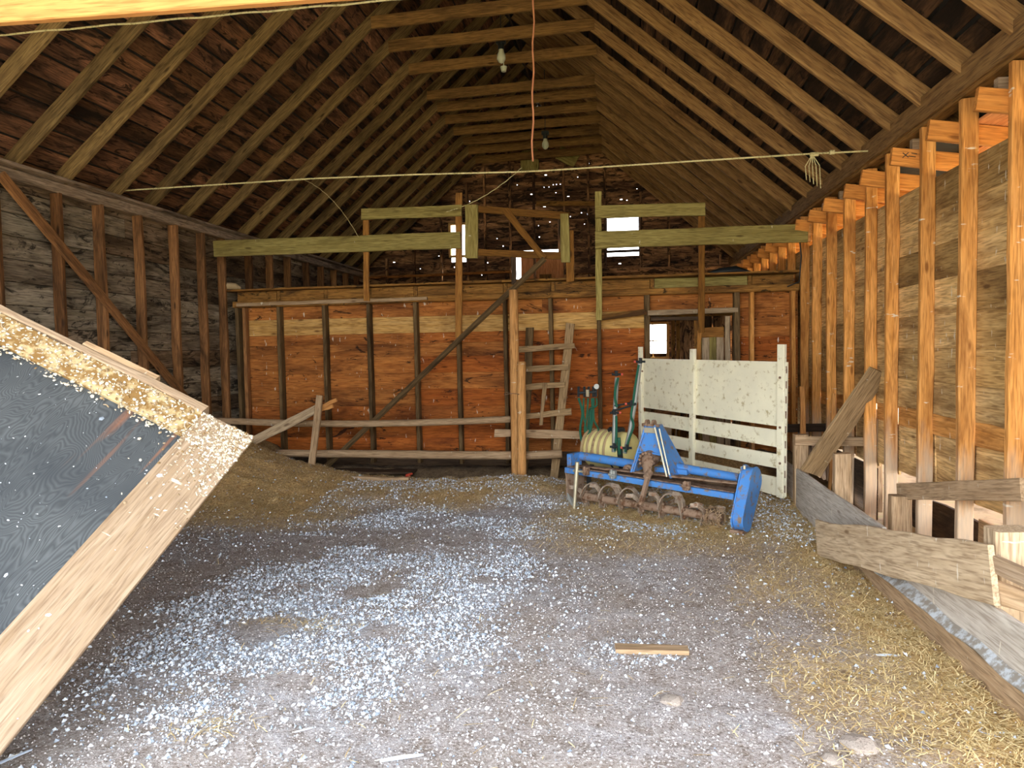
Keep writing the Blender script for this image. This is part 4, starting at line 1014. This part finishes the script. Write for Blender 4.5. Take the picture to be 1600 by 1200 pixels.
# ================================================================== LITTER (real geometry, uncountable)
def z_at(x, y): return hgt(x, y)
POLY = [onZ(*p) for p in ((300, 930), (420, 895), (500, 865), (640, 862), (815, 868), (830, 905), (800, 925), (800, 960), (755, 1000), (740, 1050), (620, 1075), (560, 1120), (400, 1090), (250, 1110), (130, 1090), (160, 1000))]
def inpoly(x, y):
    c_ = False; n = len(POLY); j = n-1
    for i in range(n):
        xi, yi, xj, yj = POLY[i].x, POLY[i].y, POLY[j].x, POLY[j].y
        if (yi > y) != (yj > y) and x < (xj-xi)*(y-yi)/(yj-yi) + xi: c_ = not c_
        j = i
    return c_
def chips():
    out = []
    tries = 0
    while len(out) < 52000 and tries < 420000:
        tries += 1
        y = 1.9 + 6.7 * rr.random() ; x = rr.uniform(-4.8, 1.66)
        if abs(x + .15) > y * .95 + .3: continue
        p = .035
        jx = x + .4*noise.noise(V((x*2, y*2, 0))) + rr.gauss(0, .09); jy = y + .5*noise.noise(V((x*2, y*2, 7))) + rr.gauss(0, .12)
        if inpoly(jx, jy): p = .95 * smooth(-.5, .15, noise.noise(V((x*2.2, y*3, 13))) + .1)
        elif 2.2 < y < 5.2 and -2.6 < x < -.2: p = .10
        g_ = gauss(x, y, .05, 3.72, .22, .16); p = max(p, .8*g_)
        g_ = gauss(x, y, 1.35, 7.0, .35, .8); p = max(p, .8*g_)
        if 5.9 < y < 8.3 and -3.2 < x < 1.6: p = max(p, .6 * smooth(-.2, .4, noise.noise(V((x*1.6, y*2.4, 21))) + .12))
        if x < -3 and 5 < y < 6.6: p = max(p, .08)
        if rr.random() < p: out.append((x, y))
    return out
CH = chips()
def pl_(i):
    x, y = CH[i]; e = .03
    return V((x, y, z_at(x, y) + (.012 if straw_amt(x, y) > .5 else .003))), (rr.gauss(0, .25), rr.gauss(0, .25), 1), rr.choice((.6, .8, .9, 1, 1.2, 1.3, 2.6))
o = link('feather_litter', flake_mesh(len(CH), pl_, .0053, LM['chip'], 'feather_litter', .005)); tag(o, 'pale bluish feathers and shell chips strewn over the earth floor', 'litter', kind='stuff')
# gravel
def grav():
    vs = []; fs = []; tn = []
    n = 0
    while n < 60000:
        y = 2.0 + 6 * rr.random()**1.7; x = rr.uniform(-4.5, 1.64)
        if abs(x + .15) > y*.95 + .3: continue
        if straw_amt(x, y) > .6 and rr.random() < .7: continue
        n += 1; s_ = .0030 * rr.choice((.6, .8, .9, 1, 1.3, 2.1)); z = z_at(x, y); b = len(vs); t_ = rr.random()
        vs += [(x+s_*rr.uniform(.7, 1.2), y, z), (x, y+s_*rr.uniform(.7, 1.2), z), (x-s_, y, z), (x, y-s_*rr.uniform(.7, 1.2), z), (x+s_*rr.uniform(-.3, .3), y, z+s_*rr.uniform(.6, 1.1))]
        tn += [t_]*5; fs += [(b+i, b+(i+1) % 4, b+4) for i in range(4)]
    me = mesh('gravel', vs, fs, LM['gravel']); a = me.attributes.new('tone', 'FLOAT', 'POINT'); a.data.foreach_set('value', tn); return me
o = link('gravel', grav()); tag(o, 'small loose stones scattered over the earth floor', 'gravel', kind='stuff')
# straw
def straw(N, matn, L0, L1, wid, dens, lift=.02):
    vs = []; fs = []; tn = []; n = 0
    while n < N:
        y = rr.uniform(1.9, 8.6); x = rr.uniform(-5.2, 1.68)
        if abs(x + .15) > y*.95 + .4: continue
        if rr.random() > dens(x, y): continue
        n += 1; L = rr.uniform(L0, L1); th = rr.random()*6.283; z = z_at(x, y) + rr.uniform(0.002, lift); dx, dy = math.cos(th)*L/2, math.sin(th)*L/2
        px_, py_ = -math.sin(th)*wid, math.cos(th)*wid; dz = rr.gauss(0, .09)*L; cz = rr.uniform(0, .006); b = len(vs)
        vs += [(x-dx-px_, y-dy-py_, z-dz), (x-dx+px_, y-dy+py_, z-dz), (x+px_, y+py_, z+cz), (x-px_, y-py_, z+cz), (x+dx+px_, y+dy+py_, z+dz), (x+dx-px_, y+dy-py_, z+dz)]
        fs += [(b, b+3, b+2, b+1), (b+3, b+5, b+4, b+2)]; t_ = rr.random(); tn += [t_]*6
    me = mesh(matn, vs, fs, LM['straw']); a = me.attributes.new('tone', 'FLOAT', 'POINT'); a.data.foreach_set('value', tn); return me
o = link('straw_litter', straw(85000, 'straw', .018, .085, .0017, lambda x, y: straw_amt(x, y)*(.85 if x > 0 or y < 7 else .7) + .004 + .25*gauss(x, y, -1.75, 2.75, .15, .1) + .25*gauss(x, y, -1.9, 3.9, .3, .1)))
tag(o, 'loose golden straw and chaff along the stall and over the back of the floor', 'straw', kind='stuff')
# single large feathers one can point to
fm = MB(); L = .5
vs = []; fs = []
for i in range(9):
    u = i/8; w_ = .085*math.sin(math.pi*min(1, u*.9 + .1))**.7*(1 if u < 1 else 0); 
    vs += [(u-.5, -w_, .03*math.sin(u*3)), (u-.5, 0, .05 + .03*math.sin(u*3)), (u-.5, w_, .03*math.sin(u*3))]
for i in range(8): fs += [(i*3, i*3+1, i*3+4, i*3+3), (i*3+1, i*3+2, i*3+5, i*3+4)]
fmesh = mesh('feather', vs, fs, P['feather'], True); fm2 = MB(); fm2.tube([(-.62, 0, .03), (0, 0, .075), (.4, 0, .06)], [.012, .012, .004], 5)
qmesh = mesh('quill', fm2.v, fm2.f, P['whitepaint'], True)
for (px, py, ln, rz, lb_) in [(628, 1187, .17, .35, 'long pale feather at the bottom edge of the floor, left of centre'), (1383, 1026, .15, .05, 'long pale feather on the straw before the right stall'),
     (592, 936, .13, .1, 'white quill feather lying in the dense feather patch'), (1310, 1021, .06, .8, 'small white feather just left of the long one by the right stall'), (318, 842, .14, -.4, 'pale feather under the shadow of the leaning door corner'),
     (20, 1185, .14, 1.1, 'grey feather at the bottom left under the leaning door'), (565, 985, .12, 1.2, 'pale blue feather standing out low in the feather patch'), (475, 1142, .08, .6, 'small pale feather below the feather patch'),
     (1218, 925, .07, 1.9, 'small white feather on bare earth left of the slanting board'), (1550, 1150, .10, -.6, 'large pale feather in the straw at the bottom right')]:
    g_ = onZ(px, py); z = hgt(g_.x, g_.y); ft = thing('large_feather', lb_, 'feather', loc=(g_.x, g_.y, z), group='single large feathers on the floor')
    mw = Matrix.Translation((g_.x, g_.y, z + .004)) @ Matrix.Rotation(rz, 4, 'Z') @ Matrix.Scale(ln, 4)
    link('vane', fmesh, ft, mw); link('quill', qmesh, ft, mw)
# a few stones
for (px, py, s_, lb_) in [(1050, 1097, .05, 'small tan stone on bare earth below the short fallen board'), (1345, 1170, .07, 'flat grey stone in the bottom right of the earth floor'), (1300, 1190, .04, 'small stone at the bottom edge of the floor beside the flat one')]:
    g_ = onZ(px, py); mb = MB(); import bmesh
    bm = bmesh.new(); bmesh.ops.create_icosphere(bm, subdivisions=2, radius=1)
    for v_ in bm.verts: v_.co *= 1 + .25*noise.noise(v_.co*1.4 + V((s_*99, 0, 0))); v_.co.z *= .4
    me = bpy.data.meshes.new('stone'); bm.to_mesh(me); bm.free(); me.materials.append(P['rock'])
    tag(link('stone', me, None, Matrix.Translation((g_.x, g_.y, hgt(g_.x, g_.y) + s_*.12)) @ Matrix.Scale(s_, 4)), lb_, 'stone', 'stones on the earth floor')
